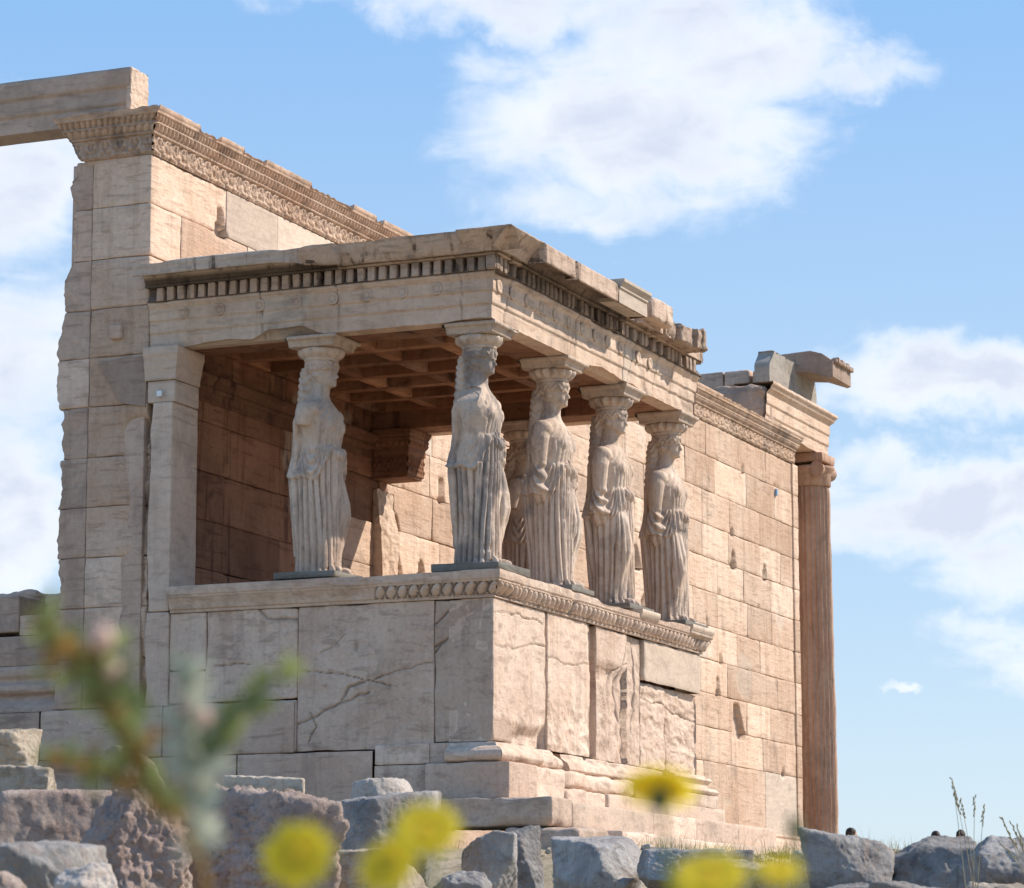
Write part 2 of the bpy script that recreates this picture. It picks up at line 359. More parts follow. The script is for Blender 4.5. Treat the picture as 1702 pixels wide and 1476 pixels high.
co = MB(); stone(co, .62, 20.3, 3.70, 4.2, 4.45, 4.96, res=2, r=.01, chip=0, rough=0); co.build('light_block_core', M_wall, temple)  # unseen backing added behind the crown band to stop sky light leaking
co = MB(); stone(co, .06, 20.2, 3.74, 4.28, -2.4, 4.44, res=2, r=.01, chip=0, rough=0); co.build('light_block_core', M_shade, temple)  # unseen solid box added inside the wall to block light
# anta at the east end of the wall: a slightly raised pilaster with base and groove
an = MB()
for k in range(len(LV) - 1):
    stone(an, 20.36, 20.62, YW - .02, 4.35, LV[k] + .002, LV[k + 1] - .002, res=.07, r=.01, chip=.03, seed=k + 900, c=(rng_.rand(), 0, 0), post=None)
an.build('corner_pilaster', M_wall, temple)
bm_ = MB(); sweep(bm_, [(18.6, YW), (20.64, YW), (20.64, 4.4)], [(.005, -1.30), (.03, -1.31), (.05, -1.34), (.03, -1.37), (.07, -1.40), (.09, -1.44), (.09, -1.47), (.13, -1.48), (.13, -1.53), (0, -1.54)], ds=.08, dt=.015, c=(.5, 0, 0)); bm_.build('base_moulding', M_wall, temple)
# west end: short cross wall stub with broken outline
WY = [4.56, 4.63, 4.60, 4.61, 4.62, 4.585, 4.63, 4.63, 4.63, 4.52, 4.54, 4.52]
ws = MB()
for k in range(len(LV) - 1):
    def bite(P, dn, c, k=k):
        P = P.copy(); y = P[..., 1]; z = P[..., 2]
        lim = WY[k] + .015 + .13 * fbm(P, 1.25, 5, 60) - .09 * sstep(4.02, 4.10, z) * sstep(4.20, 4.12, z) - .10 * sstep(4.36, 4.42, z) - .08 * np.abs(fbm(P, 5.5, 4, 61)) + .04 * fbm(P, 13, 3, 62)
        if k == 8: lim = lim - .10 * sstep(3.3, 3.54, z)
        P[..., 1] = np.where(y > lim, lim + .2 * (y - lim), y)
        return P, c
    stone(ws, .015, .6, 4.312, 4.70, max(LV[k], -.87) + .002, LV[k + 1] - .002, res=.03, r=.01, chip=.02, rough=.008, seed=k + 300, c=(rng_.rand(), 0, 0), post=bite, skip='x+')
for z0, z1 in ((-.88, -1.36), (-1.36, -1.9), (-1.9, -2.6)):
    y = 3.32 if z1 < -1 else 3.3
    ys = [2.0, 3.4, 4.75, 6.0, 7.3] if z0 > -1 else ([1.19, 2.6, 4.1, 5.5, 7.3] if z0 > -1.5 else [.62, 1.9, 3.4, 4.9, 7.3])
    for a, b in zip(ys[:-1], ys[1:]):
        stone(ws, -.03, .8, a + .003, b - .003, z1 + .003, z0 - .003, res=.05, r=.01, chip=.02, rough=.006, seed=int(a * 10) + 400, c=(rng_.rand(), 0, 0), skip='x+y-y+')
stone(ws, .04, .75, 3.4, 7.6, -2.7, -.90, res=1, r=.01, chip=0, rough=0); stone(ws, .04, .55, 3.7, 4.56, -1.3, 4.53, res=1, r=.01, chip=0, rough=0)  # unseen backing boxes added to stop light through the joints
ws.build('west_wall_stub', M_shade, temple)
fw = MB()
for a, b, zt in ((4.66, 5.22, .10), (5.22, 6.1, .30), (6.1, 7.3, .22)):
    stone(fw, .30, .9, a, b - .004, -.10 if a < 5 else -.06, zt, res=.04, r=.012, chip=.03, seed=int(a * 7), skip='x+', c=(rng_.rand(), 0, 0))
for a, b in ((4.66, 5.55), (5.55, 7.3)): stone(fw, .30, .9, a, b - .004, -.40, -.105, res=.05, r=.01, chip=.02, seed=int(a * 9), skip='x+', c=(rng_.rand(), 0, 0))
sweep(fw, [(.30, 7.3), (.30, 4.62)], [(0, -.40), (.03, -.405), (.05, -.44), (.05, -.50), (.02, -.53), (.02, -.56), (.09, -.60), (.10, -.64), (.09, -.67), (.03, -.70), (.06, -.74), (.14, -.80), (.16, -.84), (.16, -.88), (.33, -.885)], ds=.05, dt=.02,
      post=lambda P, n, i, S, c: (P + (fbm(P, 5, 3, 5) * .008)[..., None] * np.array([1, 0, 1]), c))
fw.build('low_west_wall', M_shade, temple)
rb = MB()
for (a, b, zt, sd) in ((4.72, 4.98, .26, 1), (4.95, 5.25, .33, 2), (5.3, 5.9, .36, 3)):
    stone(rb, .75, 1.5, a, b, .0, zt + .05, res=.035, r=.05, chip=.09, rough=.03, seed=sd + 70, c=(.8, 0, 0))
rb.build('broken_wall_top', M_wall, temple)
# crown band (epikranitis)
def antefix(S, Z, O):
    p = .165; s = (S % p) / p - .5; alt = (np.floor(S / p) % 2)
    r = np.zeros_like(S)
    # anthemion zone
    zz = (Z - 4.565) / .175; inz = (zz > 0) & (zz < 1); X = s * p * 2 / .175; Y = zz - .22
    ph = np.arctan2(X, Y); rd = np.hypot(X, Y)
    fan = np.clip(np.cos(ph * (7 - 2 * alt)) * .8 + .2, 0, 1) * (rd < .72) * (np.abs(ph) < 1.9) * sstep(.08, .2, rd)
    curl = np.exp(-((rd - .82) / .09) ** 2) * .8 + np.exp(-((zz - .1) / .06) ** 2) * (np.cos(S * 76) * .5 + .5)
    r = r + inz * (.034 * np.clip(fan + curl, 0, 1) - .008)
    # egg and dart
    pe = .075; se = ((S % pe) / pe - .5) * pe; e = (se / .026) ** 2 + ((Z - 4.812) / .034) ** 2
    r = r + np.where((Z > 4.775) & (Z < 4.85), .022 * np.sqrt(np.clip(1 - e, 0, 1)) - .012 * (e > 1.35) * (np.abs(se) < .032), 0)
    pl_ = .06; sl = ((S % pl_) / pl_ - .5) * pl_; e2 = (sl / .02) ** 2 + ((Z - 4.897) / .034) ** 2
    r = r + np.where((Z > 4.862) & (Z < 4.93), .016 * np.sqrt(np.clip(1 - e2, 0, 1)) - .014 * (np.abs(np.abs(sl) - .024) < .006), 0)
    pb = .028; r = r + np.where((Z > 4.745) & (Z < 4.775), .007 * np.cos(S / pb * 2 * np.pi), 0)
    return r
EP = [(0.0, 4.552), (.012, 4.555), (.012, 4.75), (.040, 4.755), (.045, 4.772), (.035, 4.78), (.075, 4.838), (.088, 4.842), (.088, 4.862), (.072, 4.868), (.110, 4.925), (.128, 4.932), (.128, 4.955), (.142, 4.975), (.145, 5.01), (.02, 5.02), (-.55, 5.03)]
def ep_post(P, n, i, S, c):
    P = P.copy(); X, Y, Z = P[..., 0], P[..., 1], P[..., 2]
    nz = fbm(P, 1.6, 4, 11); n2 = fbm(P, 9, 3, 12); st = np.stack([S, 0 * S, 0 * S], -1)
    top = 4.985 + .03 * np.sign(fbm(st, 2.3, 1, 18)) + .02 * fbm(st, 14, 2, 19)
    if i == 0: top = top + .03
    Z2 = np.where(Z > top, top + .1 * (Z - top), Z)
    lost = sstep(.30, .38, nz + .12 * fbm(st, 3, 2, 4)) * (1 if i else .3)
    k = lost * .75
    if n[1] < -.5:  # south
        o = np.clip(YW - Y, 0, 1); P[..., 1] = Y + o * k * .8 + .006 * n2
    elif n[0] < -.5:
        o = np.clip(-X, 0, 1); P[..., 0] = X + o * k * .8 + .005 * n2
        lim = 4.40 + (Z - 4.49) * .60 + .03 * fbm(P, 8, 2, 9); P[..., 1] = np.minimum(Y, lim)
    P[..., 2] = Z2
    C = np.empty(P.shape); C[..., 0] = .35 + .3 * n2; C[..., 1] = lost * .55; C[..., 2] = (.45 * sstep(.1, .5, fbm(P, 4, 4, 55)) + .25 * (antefix(S, P[..., 2], 0) < .004) * (Z < 4.93) * (Z > 4.56)) * (1 - lost)  # stain noise plus shade painted into the relief hollows
    return P, C
ep = MB()
sweep(ep, [(0, 4.75), (0, YW), (9.0, YW)], EP, ds=.0115, dt=.0125, post=ep_post, relief=antefix)
sweep(ep, [(9.0, YW), (20.46, YW), (20.46, 4.35)], EP, ds=.02, dt=.015, post=ep_post, relief=antefix)
def fill_post(P, dn, c):
    P = P.copy(); P[..., 1] = np.minimum(P[..., 1], 4.38 + (P[..., 2] - 4.49) * .6); return P, c
stone(ep, .01, .6, 3.70, 4.75, 4.50, 4.975, res=.05, r=.01, chip=.02, seed=8, post=fill_post)
ep.build('carved_crown_band', M_wall, temple)
# inner crown band behind the porch, darkened marble
def inner_post(P, n, i, S, c):
    P = P + (fbm(P, 6, 3, 5) * .010)[..., None] * np.array([0, 1, 1]); return P, c
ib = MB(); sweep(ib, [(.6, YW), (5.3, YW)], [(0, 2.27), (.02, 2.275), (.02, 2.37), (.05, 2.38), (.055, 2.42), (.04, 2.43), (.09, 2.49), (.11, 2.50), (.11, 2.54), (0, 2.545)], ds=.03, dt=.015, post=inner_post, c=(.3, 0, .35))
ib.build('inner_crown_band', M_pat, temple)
# west anta pillar of the porch
ap = MB()
def pil_post(P, dn, c):
    P = P.copy(); z = P[..., 2]; P[..., 1] += np.where(P[..., 1] > 3.5, (.035 * fbm(P, 3, 3, 21) - .03 * sstep(1.75, 2.05, z)), 0) ; P[..., 0] += .006 * fbm(P, 6, 2, 4)
    return P, c
stone(ap, -.02, .50, 3.36, 3.61, -.88, .02, res=.04, r=.008, chip=.02, seed=500, post=pil_post, c=(.7, .25, 0))
stone(ap, -.02, .50, 3.36, 3.60, .025, 2.055, res=.035, r=.008, chip=.018, seed=501, post=pil_post, c=(.8, .35, 0))
stone(ap, -.01, .47, 3.34, 3.64, 2.06, 2.27, res=.04, r=.005, chip=.006, seed=502, c=(.6, .6, 0))
sweep(ap, [(-.02, 3.66), (-.02, 3.335), (.46, 3.335)], [(0, 2.272), (.012, 2.275), (.012, 2.31), (.02, 2.36), (.035, 2.42), (.035, 2.44), (.05, 2.50), (.06, 2.52), (.06, 2.597), (-.2, 2.598)], ds=.05, dt=.02, c=(.6, .5, 0))
ap.build('west_pillar', M_shade, temple)
# east anta: capital left hanging, shaft mostly broken away
ea = MB()
def ear(S, Z, O):
    pe = .07; se = ((S % pe) / pe - .5) * pe; e = (se / .024) ** 2 + ((Z - 2.44) / .03) ** 2; pf = .11; sf = (S % pf) / pf - .5
    return np.where((Z > 2.41) & (Z < 2.475), .018 * np.sqrt(np.clip(1 - e, 0, 1)), 0) + np.where((Z > 2.12) & (Z < 2.30), .014 * np.sign(np.cos(sf * 12)) * np.cos((Z - 2.1) * 60), 0)
stone(ea, 5.05, 5.45, 3.22, 3.66, 2.06, 2.595, res=.06, r=.006, chip=.01, seed=510, c=(.4, 0, .1))
sweep(ea, [(5.05, 3.62), (5.05, 3.22), (5.45, 3.22), (5.45, 3.65)], [(0.01, 2.09), (.015, 2.10), (.015, 2.32), (.03, 2.33), (.03, 2.38), (.025, 2.40), (.05, 2.47), (.06, 2.50), (.05, 2.51), (.075, 2.56), (.08, 2.60), (-.1, 2.602)], ds=.014, dt=.014, relief=ear, c=(.4, 0, .1))
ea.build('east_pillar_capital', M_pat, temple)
es = MB()
def es_post(P, dn, c):
    P = P.copy(); z = P[..., 2]; lim = 3.53 + .07 * sstep(1.2, 2.0, z) + .03 * fbm(P, 4, 3, 8); P[..., 1] = np.maximum(P[..., 1], lim) ; return P + dn * (.02 * fbm(P, 18, 3, 71))[..., None], c
stone(es, 5.08, 5.52, 3.45, 3.66, .2, 1.95, res=.018, r=.01, chip=.02, seed=511, post=es_post, skip='y+', c=(.6, .1, 0))
es.build('east_pillar_stump', M_wall, temple)
# side slab (inverted trapezoid) and boss on the west face
def prism(mb, poly, x0, x1, c=(.5, 0, 0)):
    n = len(poly); A = [(x0, y, z) for y, z in poly]; B = [(x1, y, z) for y, z in poly]
    mb.add(A + B, [(i, (i + 1) % n, n + (i + 1) % n, n + i) for i in range(n)], c)
    mb.add(A, [tuple(range(n))[::-1]] if n == 4 else [(0, i + 1, i) for i in range(1, n - 1)], c); mb.add(B, [(0, i, i + 1) for i in range(1, n - 1)], c)
sl = MB(); prism(sl, [(3.645, 2.53), (4.20, 2.50), (3.93, 2.08), (3.66, 2.03)][::-1], -.022, .1, (.1, 0, .32)); sl.build('cut_back_capital', M_shade, temple, smooth=False)
bo = MB(); stone(bo, -.045, .02, 3.93, 4.06, 2.72, 2.86, res=.03, r=.02, chip=.02, seed=520); bo.build('lifting_boss', M_shade, temple)
# steps at the foot of the wall (to the right of the porch)
kr = MB()
for a, b in ((9.2, 11), (11, 13.1), (13.1, 15.2), (15.2, 17.2), (17.2, 20.9)):
    stone(kr, a, b - .004, 3.33, 4.2, -1.80, -1.50, res=.07, r=.012, chip=.02, seed=int(a * 5), c=(rng_.rand(), .2, 0), skip='y+')
    stone(kr, a, b - .004, 2.99, 4.2, -2.10, -1.804, res=.07, r=.012, chip=.03, seed=int(a * 6), c=(rng_.rand(), .2, 0), skip='y+')
kr.build('wall_steps', M_wall, temple)
sgn = MB(); stone(sgn, -.055, -.021, 3.465, 3.515, 2.11, 2.165, res=.05, r=.003, chip=0, rough=0)
tag(sgn.build('marker_plate', plain('white_plate', (.75, .8, .82), .4, .03)), 'tiny white square plate fixed under the capital of the far left porch pillar', 'marker', 'survey marks on the stone')
sgn = MB(); stone(sgn, 19.49, 19.56, 3.615, 3.648, 3.92, 4.02, res=.05, r=.003, chip=0, rough=0)
tag(sgn.build('marker_plate', plain('blue_plate', (.25, .38, .55), .4, .1)), 'tiny bluish plate high on the sunlit wall near its right end', 'marker', 'survey marks on the stone')

# ================================================================== PORCH PODIUM
pod = thing('porch_podium', (2.8, 1.8, -2.2), 'tall marble podium with cracked slabs and carved egg moulding under the statues', 'podium')
def slab(y0, y1, z0, z1, face, cracks, seed, c, name='wall_slab', hack=None, inset=0.0, res=.0115, depth=.45, label=None):
    def post(P, dn, cc):
        a = P[..., 1] if face == 'W' else P[..., 0]; b = P[..., 2]
        fr = (dn[..., 0] < -.6) if face == 'W' else (dn[..., 1] < -.6)
        cd = crack_depth(a, b, cracks, .0078, seed) if cracks else 0 * a
        d = .034 * cd * np.clip(.75 + .8 * fbm(P, 3, 2, seed + 8), .1, 1) + .010 * sstep(.15, .6, fbm(P, 1.9, 4, seed + 3)) + .003 * fbm(P, 14, 3, seed + 4)
        if hack is not None: d = d + hack(a, b, P)
        P = P.copy(); P[..., 0 if face == 'W' else 1] += np.where(fr, d, 0)
        C = np.empty(P.shape); C[...] = cc; C[..., 2] = np.clip(C[..., 2] + .55 * cd * fr, 0, 1); return P, C
    m_ = MB()
    if face == 'W': stone(m_, inset, depth, y0 + .003, y1 - .003, z0, z1, res=res, r=.010, chip=.036, rough=.004, seed=seed, skip='x+z+z-', c=c, post=post)
    else: stone(m_, y0 + .003, y1 - .003, inset, depth, z0, z1, res=res, r=.010, chip=.024, rough=.004, seed=seed, skip='y+z+z-', csc=5.0, c=c, post=post)
    o = m_.build(name, M_pod, pod)
    if label: o['label'] = label
    return o
slab(.0, .59, -1.31, .0, 'W', [[(.59, -.23), (.42, -.10), (.30, .0)], [(.59, -.50), (.45, -.36), (.3, -.2), (.2, -.15)], [(.59, -.45), (.5, -.4)], [.6, (.1, 0), (.12, -.3)]], 21, (.2, 0, .10), label='corner slab with dark stain and slanting cracks')
slab(.59, 1.99, -1.352, .0, 'W', [[(1.99, -1.12), (1.7, -.98), (1.4, -.86), (1.25, -.84)], [1.6, (1.55, -.90), (1.48, -.78), (1.3, -.74)], [.7, (1.2, -.72), (.95, -.64), (.6, -.55)], [.7, (1.75, -.46), (1.6, -.40), (1.5, -.3)], [3.0, (1.375, -.36), (1.375, -.42)], [.6, (1.9, -1.3), (1.8, -1.15), (1.85, -1.0)], [.5, (1.99, -.6), (1.4, -.68), (1.0, -.8)]], 22, (.5, 0, 0), label='largest slab, with a long diagonal crack')
slab(1.99, 2.96, -.86, -.0, 'W', [[1.2, (2.40, .0), (2.33, -.10), (2.22, -.13), (1.99, -.14)], [.6, (2.9, -.5), (2.5, -.52)]], 23, (.65, 0, 0))
slab(2.96, 3.355, -.55, -.0, 'W', [], 24, (.7, .2, 0), res=.03)
slab(2.96, 3.355, -.86, -.555, 'W', [], 26, (.6, .0, 0), res=.03)
slab(1.99, 3.355, -1.36, -.865, 'W', [[1.0, (2.2, -.87), (2.0, -1.0)], [.6, (2.6, -1.1), (2.3, -1.2)]], 25, (.4, 0, 0), res=.02, inset=-.012)
slab(.0, 1.25, -1.31, .0, 'S', [[.7, (0, -.42), (.5, -.40), (1.25, -.33)], [.6, (0, -.15), (.6, -.10), (1.2, -.13)]], 31, (.6, 0, 0), hack=lambda a, b, P: .07 * sstep(-1.08, -1.24, b + .05 * fbm(P, 4, 3, 1)) - .02 * sstep(-.9, -1.1, b) * fbm(P, 9, 3, 2))
slab(1.30, 2.40, -1.31, .0, 'S', [[.7, (1.3, -.42), (1.9, -.44), (2.4, -.40)]], 32, (.75, 0, 0), hack=lambda a, b, P: .06 * sstep(2.25, 2.45, a + .12 * fbm(P, 3, 3, 1)) * (sstep(-.55, -.3, b)) + .05 * sstep(-.8, -.95, b) * np.abs(fbm(P, 6, 5, 2)))
slab(2.56, 3.42, -1.31, .0, 'S', [[.8, (3.0, -.6), (3.1, -.4), (3.42, -.28)], [1.2, (3.42, -.1), (3.2, -.5), (3.3, -.9)]], 33, (.45, 0, 0), hack=lambda a, b, P: .06 * sstep(-.35, -.5, b + .10 * fbm(P, 3, 3, 5)) + .045 * (b < -.4) * (np.abs(fbm(P, 5, 5, 9)) - .1))
slab(3.45, 3.88, -1.31, .0, 'S', [[1.5, (3.6, 0), (3.75, -.5), (3.6, -1.0)]], 36, (.4, 0, 0), inset=.04, hack=lambda a, b, P: .03 * (np.abs(fbm(P, 6, 5, 12)) - .1))
slab(3.91, 5.62, -.43, .0, 'S', [], 34, (.3, .75, 0), res=.04, label='smooth new marble repair panel')
slab(3.91, 5.62, -1.31, -.435, 'S', [[1.0, (4.7, -.8), (4.7, -1.3)], [.8, (3.9, -.6), (4.6, -.62), (5.6, -.72)]], 35, (.5, 0, 0), inset=.05, hack=lambda a, b, P: .055 * (np.abs(fbm(P, 5, 5, 11, (.6, 1, 1.4))) - .1) + .02 * sstep(4.6, 4.7, a), label='rough hacked slab under the smooth repair')
es_ = MB(); stone(es_, 5.2, 5.63, .14, 3.64, -1.31, 0, res=.15, r=.01, chip=.02, skip='x-', seed=41); es_.build('wall_slab', M_pod, pod)
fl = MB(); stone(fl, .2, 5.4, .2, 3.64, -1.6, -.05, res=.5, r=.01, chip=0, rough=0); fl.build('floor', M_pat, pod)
# podium crown moulding
def egg(S, Z, O):
    pe = .112; se = ((S % pe) / pe - .5) * pe; e = (se / .040) ** 2 + ((Z - .085) / .052) ** 2
    g = np.where((Z > .03) & (Z < .142), .034 * np.sqrt(np.clip(1 - e, 0, 1)) - .022 * ((e > 1.25) & (e < 2.1)) + .012 * (np.abs(np.abs(se) - .056) < .008), 0)
    vis = (S > 2.15 + .06 * np.sin(S * 40))
    bead = np.where((Z > .012) & (Z < .03), .006 * np.cos(S * 2 * np.pi / .04), 0) * (S > 2.2)
    return g * vis + bead
def pc_post(P, n, i, S, c):
    P = P.copy(); Z = P[..., 2]; st = np.stack([S, 0 * S, 0 * S], -1)
    top = .236 + .02 * fbm(st, 2.2, 3, 3) - .035 * sstep(.25, .6, fbm(st, 1.7, 3, 9))
    top = np.where(S < 2.0, .245, top)
    P[..., 2] = np.where(Z > top, top + .1 * (Z - top), Z)
    d = .010 * fbm(P, 8, 3, 4) + .03 * sstep(.3, .6, fbm(P, 2.4, 3, 8)) * (Z > .02)
    P[..., :2] -= n * (d + 0 * Z)[..., None]
    C = np.empty(P.shape); C[..., 0] = .6 + .3 * fbm(P, 2, 2, 3); C[..., 1] = np.where(S < 1.3, .3, .0); C[..., 2] = .18 * sstep(.0, .5, fbm(P, 5, 3, 2)) + .75 * (egg(S, P[..., 2], 0) < -.005); return P, C  # random stain; gaps between the eggs carry painted shade
pc = MB(); sweep(pc, [(0, 3.34), (0, 0), (5.62, 0), (5.62, 3.62)], [(0, .0), (.02, .002), (.022, .03), (.035, .032), (.052, .08), (.085, .135), (.095, .142), (.095, .158), (.105, .165), (.112, .215), (.112, .25), (-.40, .255), (-.42, -.2)], ds=.0125, dt=.012, relief=egg, post=pc_post)
pc.build('egg_moulding', M_pod, pod)
nc = MB()
sweep(nc, [(3.50, -.005), (4.02, -.005)], [(.06, .17), (.115, .175), (.115, .20), (.135, .215), (.135, .262), (-.3, .265)], ds=.1, c=(.4, .7, 0), caps=True)
nc.build('new_marble_ledge', M_pod, pod); nc = MB()
sweep(nc, [(5.02, -.005), (5.70, -.005)], [(.06, .16), (.115, .165), (.115, .20), (.135, .215), (.135, .262), (-.3, .265)], ds=.1, c=(.4, .7, 0), caps=True)
nc.build('new_marble_ledge', M_pod, pod)
# base mouldings and courses below the slabs
ba = MB()
def rough_post(a):
    def f(P, dn, c): return P + dn * (a * fbm(P, 5, 4, 3))[..., None], c
    return f
TOR = [(-.05, -1.308), (.03, -1.315), (.05, -1.35), (.09, -1.365), (.135, -1.40), (.15, -1.44), (.13, -1.48), (.09, -1.497), (-.1, -1.498)]
sweep(ba, [(0, .42), (0, 0), (1.46, 0)], TOR, ds=.02, dt=.018, post=lambda P, n, i, S, c: (P - np.append(n, 0) * (.012 * fbm(P, 5, 3, 2) + (.045 * sstep(-.1, .5, fbm(P, 3, 4, 7)) if i else 0) + .06 * sstep(1.6, 1.9, S + .1 * fbm(P, 4, 2, 9)))[..., None], c), c=(.65, 0, 0), caps=True)
sweep(ba, [(1.70, 0.02), (4.6, 0.02)], [(-.05, -1.312), (.02, -1.32), (.03, -1.36), (.09, -1.40), (.10, -1.47), (.05, -1.50), (-.1, -1.50)], ds=.03, dt=.018, post=lambda P, n, i, S, c: (P - np.append(n, 0) * (.03 * fbm(P, 5, 4, 2) + .05 * sstep(0, .5, fbm(P, 3, 4, 7)))[..., None], c), c=(.65, 0, 0), caps=True)
sweep(ba, [(4.55, 0), (5.62, 0), (5.62, 3)], [(-.05, -1.305), (.03, -1.308), (.03, -1.325), (.07, -1.335), (.09, -1.36), (.07, -1.38), (.05, -1.40), (.05, -1.43), (.12, -1.45), (.15, -1.48), (.13, -1.51), (.10, -1.52), (-.1, -1.522)], ds=.05, dt=.012, c=(.6, .35, 0), caps=True)
for a, b, z0, z1 in ((.42, .62, -1.497, -1.313), (.62, 1.18, -1.497, -1.313), (.62, 1.18, -1.85, -1.502)):
    stone(ba, -.03, .5, a + .002, b - .003, z0, z1, res=.03, r=.008, chip=.02, seed=int(a * 100 + z0 * 10), c=(rng_.rand(), 0, 0), skip='x+')
stone(ba, -.15, .5, -.22, .615, -1.84, -1.503, res=.025, r=.012, chip=.03, rough=.008, seed=61, c=(.35, 0, 0), skip='y+', post=None)
stone(ba, .5, 1.26, -.20, .4, -1.84, -1.503, res=.025, r=.04, chip=.06, rough=.02, seed=62, c=(.8, 0, 0), post=rough_post(.02))
stone(ba, 1.30, 3.2, -.17, .4, -1.66, -1.503, res=.03, r=.03, chip=.06, rough=.02, seed=63, c=(.8, 0, 0), post=rough_post(.02))
stone(ba, 1.30, 2.3, -.20, .4, -1.84, -1.665, res=.03, r=.03, chip=.06, rough=.015, seed=64, c=(.7, 0, 0))
stone(ba, 2.31, 5.75, -.22, .4, -1.84, -1.665, res=.05, r=.01, chip=.02, rough=.004, seed=65, c=(.4, .35, 0))
stone(ba, 3.21, 5.70, -.16, .4, -1.66, -1.525, res=.05, r=.01, chip=.02, rough=.004, seed=66, c=(.5, .3, 0))
ba.build('base_moulding', M_pod, pod)
st = MB()
def chamf(P, dn, c):
    P = P.copy(); lim = -2.085 + .0 * P[..., 0]; cut = np.clip((-P[..., 2] - 2.03) * 2.0, 0, .2) * (.5 + fbm(P, 2, 2, 8)); P[..., 0] += np.where(P[..., 0] < 0, cut, 0); P[..., 1] += np.where(P[..., 1] < -.3, cut * .6, 0); return P, c
stone(st, -.42, .08, -.74, .50, -2.10, -1.845, res=.025, r=.012, chip=.05, rough=.012, seed=71, c=(.1, .25, 0), post=chamf)
stone(st, -.14, .3, .50, 1.2, -2.1, -1.86, res=.05, r=.012, chip=.03, seed=79, c=(.4, 0, 0))
st.build('step', M_pod, pod)['label'] = 'greyish projecting step block at the corner'
st = MB()
for a, b in ((.12, 2.2), (2.2, 3.4), (3.4, 4.7), (4.7, 5.98)): stone(st, a, b - .003, -.72, .1, -2.10, -1.87, res=.05, r=.01, chip=.025, rough=.004, seed=int(a * 31), c=(rng_.rand(), .4 if a < 2 else .1, 0), skip='y+')
st.build('step', M_pod, pod)
st = MB()
stone(st, -.46, .32, -1.02, -.3, -2.5, -2.115, res=.03, r=.03, chip=.07, rough=.02, seed=75, c=(.2, 0, .2))
stone(st, .33, 1.25, -1.12, -.3, -2.5, -2.115, res=.03, r=.03, chip=.09, rough=.02, seed=76, c=(.8, 0, 0))
for a, b in ((1.5, 2.4), (2.4, 3.6), (3.6, 4.8), (4.8, 6.7)): stone(st, a, b - .003, -1.02, .1, -2.5, -2.115, res=.06, r=.01, chip=.03, rough=.004, seed=int(a * 37), c=(rng_.rand(), .3, 0), skip='y+')
st.build('step', M_pod, pod)

# ================================================================== PORCH ENTABLATURE
en = thing('porch_entablature', (2.8, 1.8, 2.6), 'weathered marble roof of the porch with dentils, round bosses and a broken cornice', 'entablature')
A0 = .03
PATH = [(A0, 3.645), (A0, A0), (5.61, A0), (5.61, 3.645)]
JW = [0.375, 1.61, 2.42]    # architrave joints on W (y), S (x)
def ar_post(P, n, i, S, c):
    P = P.copy(); Z = P[..., 2]; st = np.stack([S, 0 * S, 0 * S], -1); outf = (P[..., 0] < .1) | (P[..., 1] < .1)
    a = P[..., 1] if i == 0 else P[..., 0]
    up = np.clip(fbm(st, 1.1, 4, 14) - .12, 0, 1) * .10 + .008 * fbm(P, 12, 2, 2) ** 2
    if i == 0: up = up + .07 * sstep(2.55, 2.35, a) * sstep(1.75, 2.05, a)
    P[..., 2] += np.where((Z < 2.70) & outf, up * sstep(2.72, 2.60, Z), 0)
    cd = 0 * Z
    for (jx, sl_, wd, seg) in ((2.42, 0, .008, 0), (1.61, .02, .008, 0), (.335, 0, .006, 0), (.37, .25, .012, 1), (2.1, .0, .007, 1), (2.02, .35, .009, 1), (3.42, 0, .010, 1), (3.62, .3, .012, 1), (4.35, .2, .008, 1), (4.85, 0, .007, 1)):
        if seg == i: cd = np.maximum(cd, np.exp(-((a - jx - sl_ * (Z - 2.8) + .015 * fbm(P, 9, 2, 3)) / wd) ** 2))
    d = .018 * cd + .007 * fbm(P, 6, 3, 33) + .03 * sstep(.28, .6, fbm(P, 2.0, 4, 35))
    if i == 1: d = d + .05 * sstep(.55, .2, a) * sstep(2.93, 3.05, Z) + .02 * sstep(3.5, 3.9, a) * (.5 + .8 * fbm(P, 8, 3, 6))
    P[..., :2] -= n * np.where(outf, d, 0)[..., None]
    C = np.empty(P.shape); C[..., 0] = .5 + .3 * fbm(P, 1.5, 2, 3); g = 0 * Z
    if i == 0: g = np.where(a > 2.42, .45, g); g = np.where((a < 2.42) & (a > 1.95 - .5 * (Z - 2.8)) & (Z < 3.0), .75, g)
    else: g = np.where((a > 3.42) & (a < 3.66 + .2 * (Z - 2.8)), .8, g); g = np.where((a < .35) & (Z > 2.7) & (Z < 2.82), .3, g)
    C[..., 1] = g; C[..., 2] = np.clip(.5 * cd + .30 * sstep(.1, .6, fbm(P, 2.2, 4, 66)) * (g < .3), 0, 1); return P, C
ar = MB()
sweep(ar, PATH, [(.0, 2.60), (.0, 2.745), (.013, 2.75), (.013, 2.865), (.026, 2.87), (.026, 2.985), (.034, 2.99), (.045, 3.01), (.06, 3.02), (.06, 3.045), (-.20, 3.046), (-.20, 2.60)], ds=.018, dt=.018, closed=True, post=ar_post)
ar.build('architrave', M_ent, en)
ai = MB(); sweep(ai, PATH, [(-.203, 2.605), (-.203, 3.04), (-.58, 3.04), (-.58, 2.93), (-.55, 2.90), (-.56, 2.605)], ds=.05, dt=.04, closed=True, c=(.5, 0, .15), post=lambda P, n, i, S, c: (P + (fbm(P, 4, 3, 6) * .008)[..., None], c)); ai.build('inner_architrave', M_pat, en)
